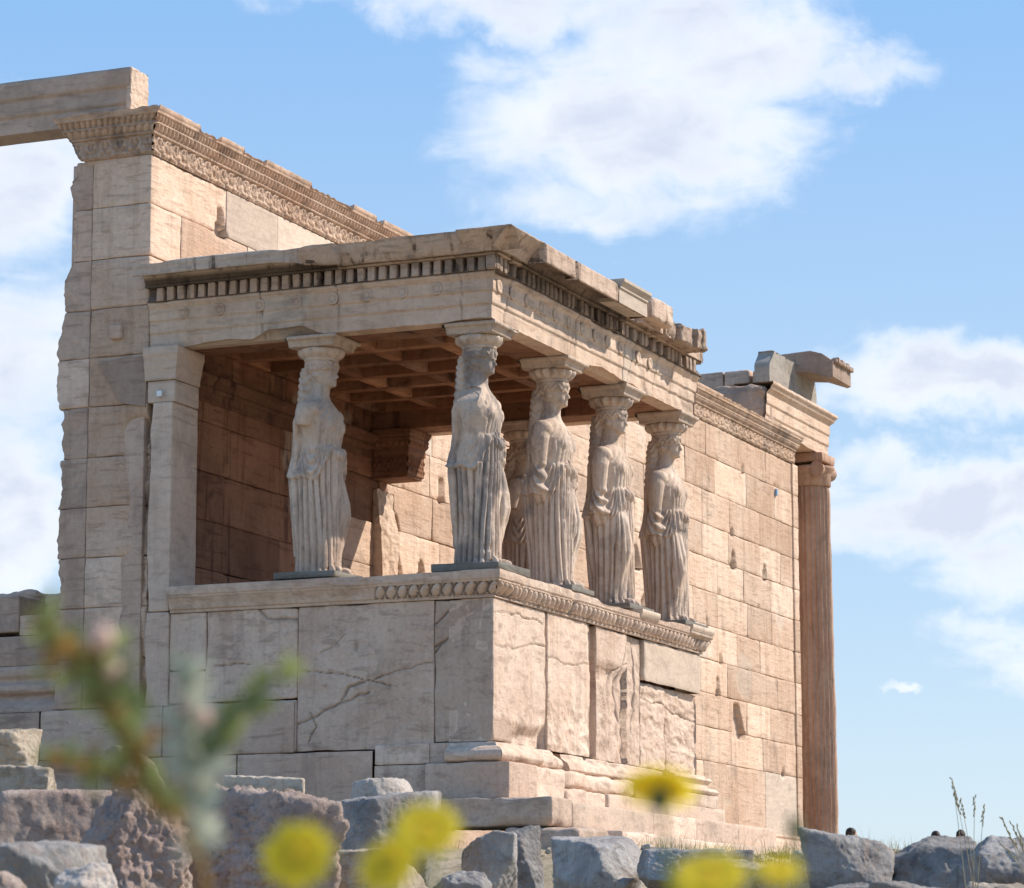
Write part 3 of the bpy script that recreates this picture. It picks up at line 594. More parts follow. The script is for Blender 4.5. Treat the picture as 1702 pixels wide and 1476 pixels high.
def disc(c0, axis, r=.062):
    m_ = MB(); th = np.linspace(0, 2 * np.pi, 21)[:-1]; rr = [0.0, r * .6, r * .84, r * .93, r, r]; oo = [.008, .008, .015, .014, -.002, -.03]
    P = np.zeros((20, len(rr), 3)); k = 1 if axis == 0 else 0
    P[..., axis] = c0[axis] - np.array(oo)[None]; P[..., k] = c0[k] + np.cos(th)[:, None] * np.array(rr)[None] * (1 + .03 * np.sin(3 * th + c0[k]))[:, None]; P[..., 2] = c0[2] + np.sin(th)[:, None] * np.array(rr)[None]
    Cd = np.zeros(P.shape); Cd[..., 0] = .6; Cd[:, 1, 2] = .35; Cd[:, 4:, 2] = .8; m_.grid(P, Cd, wrap=True, flip=(axis == 0)); return m_
for y in (3.27, 2.87, 2.44, 2.04, 1.66, 1.30, .93, .58): disc((A0 - .024, y, 2.925), 0).build('round_boss', M_ent, en)
for x in (.14, .46, .82, 1.17, 1.52, 1.88, 2.24, 2.59, 2.93, 3.28, 3.8, 4.15): disc((x, A0 - .024, 2.925), 1).build('round_boss', M_ent, en)
# dentils
dm = MB(); dr = np.random.RandomState(3)
sweep(dm, PATH, [(-.05, 3.047), (.074, 3.048), (.062, 3.06), (.0, 3.15), (.0, 3.18), (.0, 3.19)], ds=.05, dt=.03, c=(.5, 0, .85), post=lambda P, n, i, S, c: (P + (fbm(P, 9, 2, 3) * .01)[..., None], c))
pit = .1135
for i in range(32):
    y = 3.50 - i * pit; 
    if y < 0: break
    stone(dm, A0 - .088, A0 + .01, y - .036, y + .036, 3.05, 3.183, res=.05, r=.006, chip=.018, rough=.004, seed=i, c=(.6, 0, .12 if y > .5 else .55), skip='x+')
for i in range(50):
    x = -.055 + i * pit
    if x > 5.5: break
    if dr.rand() < .08 or (.98 < x < 1.02): continue
    br = dr.rand()
    stone(dm, x - .036, x + .036, A0 - .088 + (.03 if br < .2 else 0), A0 + .01, 3.05 + (.04 if br < .12 else 0), 3.183, res=.03, r=.006, chip=.03, rough=.005, seed=i + 60, c=(.5 + dr.uniform(-.3, .3), .8 if 3.3 < x < 3.85 and br > .4 else 0, dr.uniform(.3, .9) if .3 < x < 3.1 else .3), skip='y+')
stone(dm, -.065, A0, -.065, A0, 3.05, 3.183, res=.03, r=.01, chip=.03, seed=99, c=(.4, 0, .5))
dm.build('dentil_band', M_corn, en)
# cornice with broken lip
def co_rel(S, Z, O):
    pe = .042; se = ((S % pe) / pe - .5) * pe
    return np.where((Z > 3.206) & (Z < 3.25) & (O < .16) & (S > 1.45), .010 * np.cos(se / pe * 2 * np.pi), 0)
def co_post(P, n, i, S, c):
    P = P.copy(); X, Y, Z = P[..., 0], P[..., 1], P[..., 2]; st = np.stack([S, 0 * S, 0 * S], -1)
    if i == 0: o = A0 - X
    elif i == 1: o = A0 - Y
    else: o = X - 5.61
    a = Y if i == 0 else X; nz = fbm(P, 4, 4, 41); ns = fbm(st, 3.1, 4, 43)
    hi_ = np.clip((Z - 3.2) / .2, 0, 1)
    if i == 0:
        lim = np.where(a > 1.85 + .10 * ns, .37, np.where(a > 1.5, .24, .15) + .13 * hi_ ** .7 + .03 * nz)
        lim = np.where(a < .25, .16 + .22 * hi_ ** 1.3 + .03 * nz, lim)
        top = 3.385 - .035 * sstep(3.0, 3.4, a) + .018 * ns - .03 * sstep(.25, .05, np.abs(a - 1.95)) + .02 * sstep(.5, .1, a)
    elif i == 1:
        lim = np.where(a < .45 + .1 * ns, .16 + .20 * hi_ ** 1.2 + .03 * nz, .365 + .025 * np.minimum(nz + .2, 0))
        lim = np.where((a > 3.18) & (a < 3.42), .14 + .04 * nz, lim)
        lim = np.where(a > 3.42, .20 + .05 * nz, lim)
        lim = np.where(a > 5.08 + .05 * nz, .07, lim)
        lim = np.where((a > 1.22) & (a < 1.28), .24, lim)
        top = 3.385 + .025 * ns + .03 * sstep(.2, .5, fbm(st, 5, 2, 8)) * (a < 2.4) + .05 * sstep(3.4, 3.8, a) * fbm(st, 6, 3, 4)
    else:
        lim = .05 + .03 * nz; top = 3.30 + .05 * ns
    o2 = np.where(o > lim, lim + .08 * (o - lim), o)
    P[..., :2] += n * (o2 - o)[..., None] + n * (.006 * fbm(P, 13, 3, 5))[..., None]
    P[..., 2] = np.where(Z > top, top + .1 * (Z - top), Z) + np.where(Z < 3.3, .005 * nz, 0)
    if i == 0: P[..., 2] += np.where((o > .14), .050 * sstep(1.6, 2.2, a) * sstep(3.33, 3.20, Z), 0)
    if i == 1: P[..., 0] = np.minimum(P[..., 0], 5.64)
    if i == 2: P[..., 1] = np.maximum(P[..., 1], -.03)
    if i == 1: P[..., 2] += np.where((Z > 3.25) & (a > 3.4), .05 * fbm(P, 9, 4, 51), 0)
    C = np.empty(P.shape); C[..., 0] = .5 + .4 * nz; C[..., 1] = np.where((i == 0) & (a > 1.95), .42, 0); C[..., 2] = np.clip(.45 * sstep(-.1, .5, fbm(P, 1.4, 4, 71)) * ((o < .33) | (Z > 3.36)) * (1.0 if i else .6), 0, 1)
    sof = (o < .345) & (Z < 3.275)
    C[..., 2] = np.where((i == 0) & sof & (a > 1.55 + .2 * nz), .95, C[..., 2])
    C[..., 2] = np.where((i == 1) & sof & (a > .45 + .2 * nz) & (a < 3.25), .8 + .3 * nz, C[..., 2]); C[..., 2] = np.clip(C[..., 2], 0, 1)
    return P, C
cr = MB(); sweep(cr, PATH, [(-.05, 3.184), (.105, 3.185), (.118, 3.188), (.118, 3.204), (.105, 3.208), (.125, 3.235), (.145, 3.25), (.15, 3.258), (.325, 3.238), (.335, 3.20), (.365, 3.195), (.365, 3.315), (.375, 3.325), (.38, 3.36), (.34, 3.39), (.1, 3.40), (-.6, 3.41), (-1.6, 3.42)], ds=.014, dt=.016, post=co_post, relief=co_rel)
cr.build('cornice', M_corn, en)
rf = MB(); stone(rf, .2, 5.4, .2, 3.645, 3.07, 3.36, res=.4, r=.02, chip=.0, rough=.01); rf.build('roof_slab', M_ent, en)
nb = MB(); sweep(nb, [(2.38, A0), (3.16, A0)], [(.15, 3.215), (.355, 3.205), (.368, 3.195), (.368, 3.335), (.385, 3.345), (.385, 3.365), (.425, 3.405), (.425, 3.435), (-.2, 3.437)], ds=.1, dt=.2, c=(.3, .9, .08), caps=True)
nb.build('new_cornice_block', M_gray, en, smooth=False)['label'] = 'crisp pale grey replacement cornice block'
lu = MB(); stone(lu, 3.40, 3.98, -.33, .4, 3.24, 3.47, res=.022, r=.03, chip=.08, rough=.02, seed=81, c=(.8, 0, 0)); lu.build('broken_cornice_stone', M_corn, en)
for a_, b_, zt_, y_, sd_ in ((4.0, 4.42, 3.43, -.26, 82), (4.40, 4.80, 3.41, -.29, 83), (4.78, 5.10, 3.43, -.33, 84)):
    lu = MB(); stone(lu, a_, b_, y_, .4, 3.17, zt_, res=.02, r=.04, chip=.10, rough=.03, seed=sd_, c=(.45, 0, .25), post=lambda P, dn, c: (P + dn * (.035 * np.abs(fbm(P, 9, 4, 3)) - .03)[..., None], c)); lu.build('broken_cornice_stone', M_corn, en)
lu = MB(); stone(lu, 1.75, 2.2, -.15, .3, 3.36, 3.44, res=.03, r=.03, chip=.05, rough=.02, seed=85, c=(.1, 0, .8)); lu.build('broken_cornice_stone', M_corn, en)

# coffered ceiling
ce = MB(); cx0, cx1, cy0, cy1 = .61, 5.03, .61, 3.64; nx, ny = 7, 4; wx, wy = (cx1 - cx0) / nx, (cy1 - cy0) / ny; bw = .065
def crect(mb, x0, x1, y0, y1, z0, z1, c): stone(mb, x0, x1, y0, y1, z0, z1, res=.12, r=.006, chip=.02, rough=.003, seed=int(x0 * 50 + y0 * 13), c=c)
stone(ce, cx0 - .05, cx1 + .05, cy0 - .05, cy1, 3.02, 3.06, res=.2, r=.005, chip=0, c=(.2, 0, .7))  # coffer tops coloured darker, painting in the shade of the recess
for i in range(nx + 1): crect(ce, cx0 + i * wx - bw, cx0 + i * wx + bw, cy0, cy1, 2.80, 3.03, (rng_.rand(), 0, .45 * rng_.rand()))
for i in range(nx):
    for j in range(ny + 1): crect(ce, cx0 + i * wx + bw + .001, cx0 + (i + 1) * wx - bw - .001, max(cy0, cy0 + j * wy - bw), min(cy1, cy0 + j * wy + bw), 2.803, 3.03, (rng_.rand(), .25 * (rng_.rand() < .12), .6 * rng_.rand() ** 2))
for i in range(nx):
    for j in range(ny):
        x0, x1, y0, y1 = cx0 + i * wx + bw, cx0 + (i + 1) * wx - bw, cy0 + j * wy + bw, cy0 + (j + 1) * wy - bw; s_ = .035
        for (a, b, c_, d) in ((x0, x1, y0, y0 + s_), (x0, x1, y1 - s_, y1), (x0, x0 + s_, y0 + s_, y1 - s_), (x1 - s_, x1, y0 + s_, y1 - s_)):
            stone(ce, a, b, c_, d, 2.90, 3.025, res=.3, r=.003, chip=0, rough=0, c=(.4, 0, .1))
        for (a, b, c_, d) in ((x0 + s_, x1 - s_, y0 + s_, y0 + 2 * s_), (x0 + s_, x1 - s_, y1 - 2 * s_, y1 - s_), (x0 + s_, x0 + 2 * s_, y0 + 2 * s_, y1 - 2 * s_), (x1 - 2 * s_, x1 - s_, y0 + 2 * s_, y1 - 2 * s_)):
            stone(ce, a, b, c_, d, 2.96, 3.024, res=.3, r=.003, chip=0, rough=0, c=(.4, 0, .2))
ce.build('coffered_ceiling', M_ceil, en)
# ================================================================== STATUES
def ico_sphere(n=16, m_=10):
    th = np.linspace(0, 2 * np.pi, n + 1)[:-1]; ph = np.linspace(0, np.pi, m_ + 1)[1:-1]
    P = np.array([[(math.sin(p) * math.cos(t), math.sin(p) * math.sin(t), math.cos(p)) for p in ph] for t in th])
    return P
def ell(mb, c, r, rot=None, n=18, m_=12):
    P = ico_sphere(n, m_) * np.array(r)
    top = np.array([0, 0, r[2]]); bot = -top
    if rot is not None:
        R3 = np.array(rot if isinstance(rot, Matrix) else rot.to_matrix()); P = P @ R3.T; top = R3 @ top; bot = R3 @ bot
    P = P + np.array(c); k = P.shape[1]; base = mb.n
    mb.grid(P, wrap=True, flip=True)
    nv = mb.n; mb.add([top + np.array(c), bot + np.array(c)], np.zeros((0, 3)), (.5, 0, 0))
    F = [];
    for i in range(n):
        j = (i + 1) % n; F.append((nv, base + i * k, base + j * k)); F.append((nv + 1, base + j * k + k - 1, base + i * k + k - 1))
    mb.f.append(np.array(F)); return mb
def tube(mb, pts, rad, n=14, sq=None):
    """capped round tube through pts with radii"""
    pts = np.array(pts, float); rad = np.array(rad, float); t = np.gradient(pts, axis=0); t /= np.linalg.norm(t, axis=1)[:, None]
    up = np.array([0, 1, 0]) if abs(t[0][1]) < .8 else np.array([1, 0, 0]); th = np.linspace(0, 2 * np.pi, n + 1)[:-1]
    P = np.zeros((n, len(pts), 3))
    for i in range(len(pts)):
        u = np.cross(up, t[i]); u /= np.linalg.norm(u); v = np.cross(t[i], u)
        P[:, i] = pts[i] + rad[i] * (np.cos(th)[:, None] * u + np.sin(th)[:, None] * v)
    base = mb.n; k = len(pts); mb.grid(P, wrap=True, flip=False)
    nv = mb.n; mb.add([pts[0], pts[-1]], np.zeros((0, 3)), (.5, 0, 0)); F = []
    for i in range(n):
        j = (i + 1) % n; F.append((nv, base + j * k, base + i * k)); F.append((nv + 1, base + i * k + k - 1, base + j * k + k - 1))
    mb.f.append(np.array(F)); return mb
def loft(mb, secs, n=40, pw=2.2):
    """closed body from sections (z, half width x, half depth y, cx, cy)"""
    th = np.linspace(0, 2 * np.pi, n + 1)[:-1]; c_, s_ = np.cos(th), np.sin(th); e = 2 / pw
    P = np.zeros((n, len(secs), 3))
    for i, s in enumerate(secs):
        z, a, b = s[:3]; cx = s[3] if len(s) > 3 else 0; cy = s[4] if len(s) > 4 else 0
        P[:, i, 0] = cx + a * np.sign(c_) * np.abs(c_) ** e; P[:, i, 1] = cy + b * np.sign(s_) * np.abs(s_) ** e; P[:, i, 2] = z
    base = mb.n; k = len(secs); mb.grid(P, wrap=True, flip=False)
    nv = mb.n; mb.add([P[:, 0].mean(0), P[:, -1].mean(0)], np.zeros((0, 3)), (.5, 0, 0)); F = []
    for i in range(n):
        j = (i + 1) % n; F.append((nv, base + j * k, base + i * k)); F.append((nv + 1, base + i * k + k - 1, base + j * k + k - 1))
    mb.f.append(np.array(F)); return mb
def remesh(mb, vox, smooth=2):
    me = mb.mesh('tmp'); o = bpy.data.objects.new('tmp', me); COL.objects.link(o)
    r = o.modifiers.new('r', 'REMESH'); r.mode = 'VOXEL'; r.voxel_size = vox; r.use_smooth_shade = True
    s = o.modifiers.new('s', 'SMOOTH'); s.iterations = smooth; s.factor = .5
    dg = bpy.context.evaluated_depsgraph_get(); e = o.evaluated_get(dg); m2 = e.to_mesh()
    V = np.empty(len(m2.vertices) * 3); m2.vertices.foreach_get('co', V); V = V.reshape(-1, 3)
    Nn = np.empty(len(m2.vertices) * 3); m2.vertex_normals.foreach_get('vector', Nn); Nn = Nn.reshape(-1, 3)
    L = np.empty(len(m2.loops), np.int32); m2.loops.foreach_get('vertex_index', L)
    T = np.empty(len(m2.polygons), np.int32); m2.polygons.foreach_get('loop_total', T)
    F = L.reshape(-1, 4) if (T == 4).all() else np.array([list(p.vertices) if len(p.vertices) == 4 else list(p.vertices) + [p.vertices[-1]] for p in m2.polygons])
    e.to_mesh_clear(); bpy.data.objects.remove(o); bpy.data.meshes.remove(me)
    return V, Nn, F
def vnormals(V, F):
    a = np.cross(V[F[:, 2]] - V[F[:, 0]], V[F[:, 3]] - V[F[:, 1]]); Nn = np.zeros_like(V)
    for k in range(4): np.add.at(Nn, F[:, k], a)
    return Nn / np.maximum(np.linalg.norm(Nn, axis=1)[:, None], 1e-12)
def caryatid(loc, label, mir=1, arm=1.28, rough=1.0, seed=0, plinth=(.34, .34, .07), dark=.25, cap=1.0):
    # local frame: the figure faces -y, z = 0 is the top of the plinth
    t = thing('caryatid_statue', loc, label, 'statue', 'draped maiden statues carrying the porch roof')
    b = MB(); s = mir
    loft(b, [(0, .235, .20, 0, .015), (.06, .235, .205, 0, .01), (.3, .232, .205), (.6, .245, .205), (.85, .262, .215), (1.0, .268, .205), (1.15, .250, .185), (1.24, .245, .18), (1.36, .262, .185), (1.47, .278, .178), (1.56, .278, .155, 0, .01), (1.63, .215, .125, 0, .02), (1.69, .105, .095, 0, .02), (1.73, .08, .082, 0, .015), (1.78, .072, .08, 0, .01), (1.86, .07, .08, 0, 0)])
    ell(b, (-.10, -.120, 1.42), (.085, .068, .09)); ell(b, (.10, -.120, 1.42), (.085, .068, .09))
    for q in (-1, 1): ell(b, (q * .262, .0, 1.55), (.098, .098, .092))                      # shoulders
    for q in (-1, 1):
        az_ = arm if q < 0 else 1.28
        if az_ > 1.55: continue
        n_a = 5; tt = np.linspace(0, 1, n_a); tube(b, [(q * np.interp(k_, [0, .3, 1], [.272, .305, .300]), .005 + .03 * k_, 1.58 + (az_ - 1.58) * k_) for k_ in tt], [.080, .088, .082, .074, .064])
    if arm < 1.2: tube(b, [(-.30, .03, arm + .06), (-.295, .03, 1.02), (-.27, .025, .90), (-.25, .02, .84)], [.070, .076, .066, .04])
    # free leg: thigh forward, bent knee, shin back to the foot
    tube(b, [(s * .09, -.03, 1.05), (s * .105, -.095, .85), (s * .115, -.15, .66), (s * .118, -.165, .56), (s * .115, -.135, .42), (s * .11, -.10, .22), (s * .105, -.09, .06)], [.13, .128, .118, .106, .096, .088, .08])
    tube(b, [(-s * .11, .0, 1.0), (-s * .12, -.07, .6), (-s * .12, -.09, .25), (-s * .12, -.10, .05)], [.13, .12, .105, .10])
    for q, yy in ((s, -.20), (-s, -.19)):
        ell(b, (q * .11, yy, .03), (.05, .09, .042)); 
    loft(b, [(.0, .24, .11, 0, -.085), (.02, .245, .12, 0, -.085), (.05, .235, .11, 0, -.08)])
    # overfold pouch and mantle hanging down the back
    loft(b, [(.86, .262, .205, 0, .01), (.92, .270, .216, 0, .01), (1.05, .268, .208), (1.17, .255, .195, 0, -.012), (1.23, .24, .17, 0, -.01)])
    tube(b, [(-.13, -.13, 1.16), (-.06, -.185, 1.145), (.0, -.20, 1.14), (.06, -.185, 1.145), (.13, -.13, 1.16)], [.035, .042, .045, .042, .035])
    loft(b, [(.18, .17, .05, 0, .165), (.5, .205, .06, 0, .175), (.9, .24, .065, 0, .195), (1.2, .245, .06, 0, .165), (1.45, .27, .06, 0, .13), (1.6, .25, .05, 0, .08), (1.64, .2, .03, 0, .06)])
    # head, hair, face
    ell(b, (0, -.012, 1.945), (.098, .118, .135)); ell(b, (0, -.062, 1.885), (.068, .072, .088)); ell(b, (0, -.112, 1.833), (.028, .026, .024))
    tube(b, [(0, -.128, 1.965), (0, -.142, 1.925), (0, -.148, 1.900)], [.009, .013, .019], 8); ell(b, (0, -.128, 1.868), (.026, .013, .008)); ell(b, (0, -.124, 1.853), (.022, .013, .008))
    tube(b, [(-.055, -.108, 1.970), (-.02, -.128, 1.968), (.02, -.128, 1.968), (.055, -.108, 1.970)], [.012, .014, .014, .012], 8)
    for q in (-1, 1): ell(b, (q * .036, -.106, 1.942), (.020, .013, .011)); ell(b, (q * .098, .0, 1.93), (.014, .026, .034))
    loft(b, [(1.955, .098, .10, 0, .02), (1.985, .120, .132, 0, -.002), (2.03, .128, .142, 0, -.005), (2.075, .120, .132, 0, -.003)])
    tube(b, [(0, .085, 2.0), (0, .112, 1.90), (0, .125, 1.80), (0, .135, 1.70), (0, .17, 1.58), (0, .195, 1.45)], [.09, .082, .074, .072, .068, .045])
    for i_ in range(len(b.v)):
        v_ = b.v[i_]; w_ = sstep(1.74, 1.58, v_[:, 2]); hd_ = sstep(1.58, 1.74, v_[:, 2]); b.v[i_] = v_ * np.stack([1 - .05 * w_ + .06 * w_ * sstep(1.2, 1.45, v_[:, 2]) + .15 * hd_, 1 - .05 * w_ + .13 * w_ * sstep(1.15, 1.45, v_[:, 2]) + .17 * hd_, 1 + 0 * w_], -1)
    V, Nn, F = remesh(b, .0082, 2)
    x, y, z = V.T; th = np.arctan2(x, -y + .0); off = seed * 3.1
    W = np.stack([x + off, y, z], -1)
    nz = fbm(W, 2.0, 3, seed)
    # leg line weight
    lx = s * .125; ly = np.interp(z, [0, .2, .53, .8, 1.02], [-.11, -.13, -.20, -.13, -.035]); wl = np.exp(-(((x - lx) / .10) ** 2)) * (y < ly + .05) * sstep(.02, .12, z)
    wl = np.where(z > 1.0, 0, wl)
    head = sstep(1.66, 1.72, z)
    # skirt flutes
    u = th * 12 + 2.6 * fbm(np.stack([th * 1.4 + off, z * .9, 0 * z], -1), 1, 3, seed + 3) + .9 * np.sin(z * 2.3 + s) * (np.abs(th) < 1)
    amp = .55 + .45 * fbm(np.stack([th * 3 + off, 0 * z, 0 * z], -1), 1, 2, seed + 6)
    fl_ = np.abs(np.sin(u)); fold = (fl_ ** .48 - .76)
    hem = .90 + .33 * sstep(1.25, .25, np.abs(th + .12 * s)) + .020 * np.sin(th * 2 + s) + .030 * np.abs(((th * 7 / np.pi) % 2) - 1) 
    low = sstep(hem + .012, hem - .012, z)
    d = low * (1 - .93 * wl) * (.062 * fold * (.55 + .6 * amp) + .006)
    d += low * (1 - .9 * wl) * .014 * (np.abs(np.sin(u * 2.17 + 1.7 + nz)) ** .5 - .75)
    # drapery drawn over the free leg: long curving creases
    d += low * wl * .007 * np.sin((x * s - .1) * 60 + z * 9 + 2 * nz)
    # overfold
    mid = sstep(hem - .006, hem + .006, z) * sstep(1.235, 1.19, z)
    side = np.exp(-((np.abs(th) - 1.5) / .55) ** 2)
    u2 = th * 17 + 2.5 * fbm(np.stack([th * 2 + off, z * 2, 0 * z], -1), 1, 3, seed + 8)
    cat = np.sin(((z - 1.2) - 1.5 * (np.abs(th) - 1.45) ** 2) * 55 + nz * 4)
    d += mid * (.034 * sstep(hem + .22, hem, z) + .024 * (np.abs(np.sin(u2)) ** .6 - .7) * (1 - .6 * side) + .020 * cat * side * sstep(1.25, 1.12, z))
    # chest
    up_ = sstep(1.19, 1.235, z) * sstep(1.66, 1.58, z) * (np.abs(x) < .245)
    u3 = (x * 60 * (1 + .4 * (1.5 - z)) + 2.2 * fbm(W, 5, 2, seed + 12)); vneck = np.sin((z + np.abs(x) * .9 - .02) * 85)
    frn = (y < .02)
    d += up_ * frn * (.010 * (np.abs(np.sin(u3)) ** .6 - .7) * sstep(1.50, 1.38, z) + .006 * vneck * sstep(1.40, 1.5, z))
    d += sstep(1.0, 1.1, z) * sstep(1.6, 1.5, z) * (y > .06) * .012 * (np.abs(np.sin(x * 42 + nz * 3)) ** .6 - .6)
    # hair
    hair = ((y > .03) & (z > 1.45)) | (z > 1.972); hm = hair * (z > 1.45)
    d += hm * head * .007 * np.sin(z * 95 + 3.0 * np.sin(th * 9) + 4 * nz)
    d += hm * (1 - head) * (y > .15) * (np.abs(x) < .08) * .006 * np.sin(z * 80 + np.abs(x) * 60)
    eye = np.exp(-(((np.abs(x) - .036) / .017) ** 2 + ((z - 1.955) / .007) ** 2)) * (y < -.08); d -= .006 * eye
    d -= .007 * np.exp(-((x / .024) ** 2 + ((z - 1.8605) / .003) ** 2)) * (y < -.1)
    d += rough * (.0035 * fbm(W, 16, 3, seed + 20) - .012 * sstep(.32, .7, fbm(W, 5.5, 3, seed + 22)) * (1 - .5 * head))
    if arm > 1.55:                                        # right side broken flat, no arm
        q_ = (x < -.12) & (z > .95) & (z < 1.72); pl_ = -.262 + .18 * sstep(1.50, 1.72, z) + .02 * fbm(W, 4, 3, 5)
        V[:, 0] = np.where(q_ & (x < pl_), pl_, x); d = np.where(q_ & (x < -.17), d * .35 + .010 * fbm(W, 8, 4, 77), d)
    V2 = V + Nn * d[:, None]
    # arm stump broken square
    V2[:, 2] = np.maximum(V2[:, 2], .0); V2[:, 2] = np.where(V2[:, 2] > 1.75, 1.75 + (V2[:, 2] - 1.75) * .93, V2[:, 2])
    C = np.empty(V2.shape); C[:, 0] = .5 + .4 * nz; C[:, 1] = 0
    C[:, 2] = np.clip(dark * 1.3 * sstep(0, .25, fbm(W * np.array([1, 1, .5]), 4.5, 5, seed + 30)) + .95 * np.clip(-fold - .1, 0, 1) * low * (1 - wl) * (.5 + dark), 0, 1)  # random weathering; skirt fold valleys carry shade in the colour
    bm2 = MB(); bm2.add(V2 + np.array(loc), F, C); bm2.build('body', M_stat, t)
    # capital
    cp = MB(); th_ = np.linspace(0, 2 * np.pi, 97)[:-1]
    pr = [(.09, 2.0), (.135, 2.015), (.150, 2.025), (.150, 2.040), (.141, 2.047), (.154, 2.056), (.165, 2.061), (.165, 2.073), (.158, 2.079), (.175, 2.086), (.198, 2.098), (.216, 2.118), (.228, 2.140), (.226, 2.160), (.212, 2.172), (.15, 2.175)]
    P = np.zeros((96, len(pr), 3))
    for i, (r0, zz) in enumerate(pr):
        eg = .5 + .5 * np.cos(th_ * 16); w_ = sstep(2.08, 2.092, zz) * sstep(2.174, 2.165, zz)
        eg = .5 + .5 * np.cos(th_ * 14); r1 = r0 * (1 + (.20 * np.sqrt(eg) - .15) * w_ * cap)
        r1 = r1 * (1 - .12 * sstep(.2, .5, fbm(np.stack([np.cos(th_) * 2 + off, np.sin(th_) * 2, 0 * th_ + zz * 3], -1), 1.3, 3, seed)) * rough * w_)
        P[:, i] = np.stack([np.cos(th_) * r1, np.sin(th_) * r1 - .0, 0 * th_ + zz], -1)
    cp.grid(P + np.array(loc), (.6, 0, .12), wrap=True)
    top = 2.60 - loc[2] - .003
    X0, Y0 = loc[0], loc[1]; hs_ = .235
    sweep(cp, [(X0 - hs_, Y0 + hs_), (X0 - hs_, Y0 - hs_), (X0 + hs_, Y0 - hs_), (X0 + hs_, Y0 + hs_), (X0 - hs_, Y0 + hs_)],
          [(-.10, loc[2] + 2.173), (-.005, loc[2] + 2.174), (.0, loc[2] + 2.20), (.015, loc[2] + 2.225), (.018, loc[2] + 2.235), (.045, loc[2] + top - .03), (.05, loc[2] + top), (-.2, loc[2] + top)], ds=.03, dt=.02, c=(.35, .1, .12 + .2 * dark),
          post=lambda P, n, i, S, c: (P - np.append(n, 0) * (.02 * rough * np.clip(fbm(P, 5, 3, seed + i), 0, 1) + .05 * rough * sstep(.25, .6, fbm(P, 3.3, 3, seed + 3)))[..., None], c))
    cp.build('capital', M_stat, t)
    pw_, pd_, ph_ = plinth
    pm = MB(); stone(pm, loc[0] - pw_, loc[0] + pw_, loc[1] - pd_, loc[1] + pd_ * .9, loc[2] - ph_, loc[2] + .004, res=.05, r=.006, chip=.02 * rough, rough=.003, seed=seed, c=(.3, 0, 0))
    pm.build('plinth', M_plinth, t)
    return t
ZF = .325
caryatid((.34, .29, ZF), 'corner statue, darkest and most eroded, its right side broken off flat with no arm', 1, 1.7, 1.1, 1, plinth=(.37, .36, .07), dark=.6, cap=.4)
caryatid((.30, 1.92, ZF), 'pale statue on the shaded left side of the porch with a short cut arm stump', 1, 1.40, .7, 2, plinth=(.36, .34, .06), dark=.12, cap=.3)
caryatid((2.15, .29, ZF), 'second front statue from the corner, arm sunk in folds, long hair down its neck', 1, 1.06, .4, 3, plinth=(.3, .32, .05), dark=.05)
caryatid((3.76, .29, ZF - .01), 'third front statue from the corner, round shoulder, weight on its nearer leg', -1, 1.04, .4, 4, plinth=(.36, .33, .05), dark=.05)
caryatid((5.42, .29, ZF - .01), 'front statue farthest from the corner, bare rounded arm stump against the sunlit wall', -1, 1.17, .4, 5, plinth=(.36, .33, .05), dark=.05)
caryatid((5.31, 1.92, ZF), 'rear statue on the far side of the porch, mostly hidden behind the corner statue', -1, 1.3, .6, 6, dark=.2)
# ================================================================== ARCHITRAVE BEAM, EAST PORTICO
bt = thing('architrave_beam', (.2, 4.5, 4.93), 'long three-stepped marble beam with a squared hacked end lying on top of the wall at the left', 'beam')
bb = MB()
def beam_post(P, n, i, S, c):
    P = P + (fbm(P, 5, 3, 6) * .004)[..., None]; C = np.empty(P.shape); C[..., 0] = .3; C[..., 1] = .15; C[..., 2] = .25 * sstep(0, .5, fbm(P, 2.5, 4, 9)); return P, C
sweep(bb, [(.03, 8.6), (.03, 3.92)], [(0, 4.93), (0, 5.10), (.012, 5.104), (.012, 5.275), (.024, 5.28), (.024, 5.47), (-.34, 5.475), (-.34, 4.93)], ds=.04, dt=.04, closed=True, post=beam_post)
bb.build('beam_body', M_shade, bt)
be = MB(); stone(be, .012, .365, 3.905, 3.96, 4.94, 5.468, res=.012, r=.01, chip=.012, rough=.012, seed=3, c=(.6, .3, 0), post=lambda P, dn, c: (P + dn * (.010 * fbm(P, 30, 3, 2))[..., None], c)); be.build('hacked_end_face', M_wall, bt)

cl = thing('fluted_column', (21.95, 3.83, -1.6), 'tall brown fluted marble column at the far right end of the wall', 'column')
th_ = np.linspace(0, 2 * np.pi, 24 * 8 + 1)[:-1]; zs = np.linspace(-1.28, 4.42, 90)
P = np.zeros((len(th_), len(zs), 3)); tap = 1 - .13 * ((zs + 1.28) / 5.7) ** 1.3
fl2 = np.abs(np.sin(th_ * 12)); R0 = (.345 - .032 * (fl2 ** .6))[:, None] * tap[None]
P[..., 0] = 21.95 + np.cos(th_)[:, None] * R0; P[..., 1] = 3.83 + np.sin(th_)[:, None] * R0; P[..., 2] = zs[None]
dr_ = .016 * fbm(P, 2.5, 4, 3) - .02 * sstep(.2, .6, fbm(P, 1.6, 4, 8)) - .01 * np.exp(-((((P[..., 2] + .35) % 1.42) - .7) / .012) ** 2)
P[..., 0] += np.cos(th_)[:, None] * dr_; P[..., 1] += np.sin(th_)[:, None] * dr_
sh = MB(); sh.grid(P, (.4, 0, .1), wrap=True); sh.build('shaft', M_col, cl)
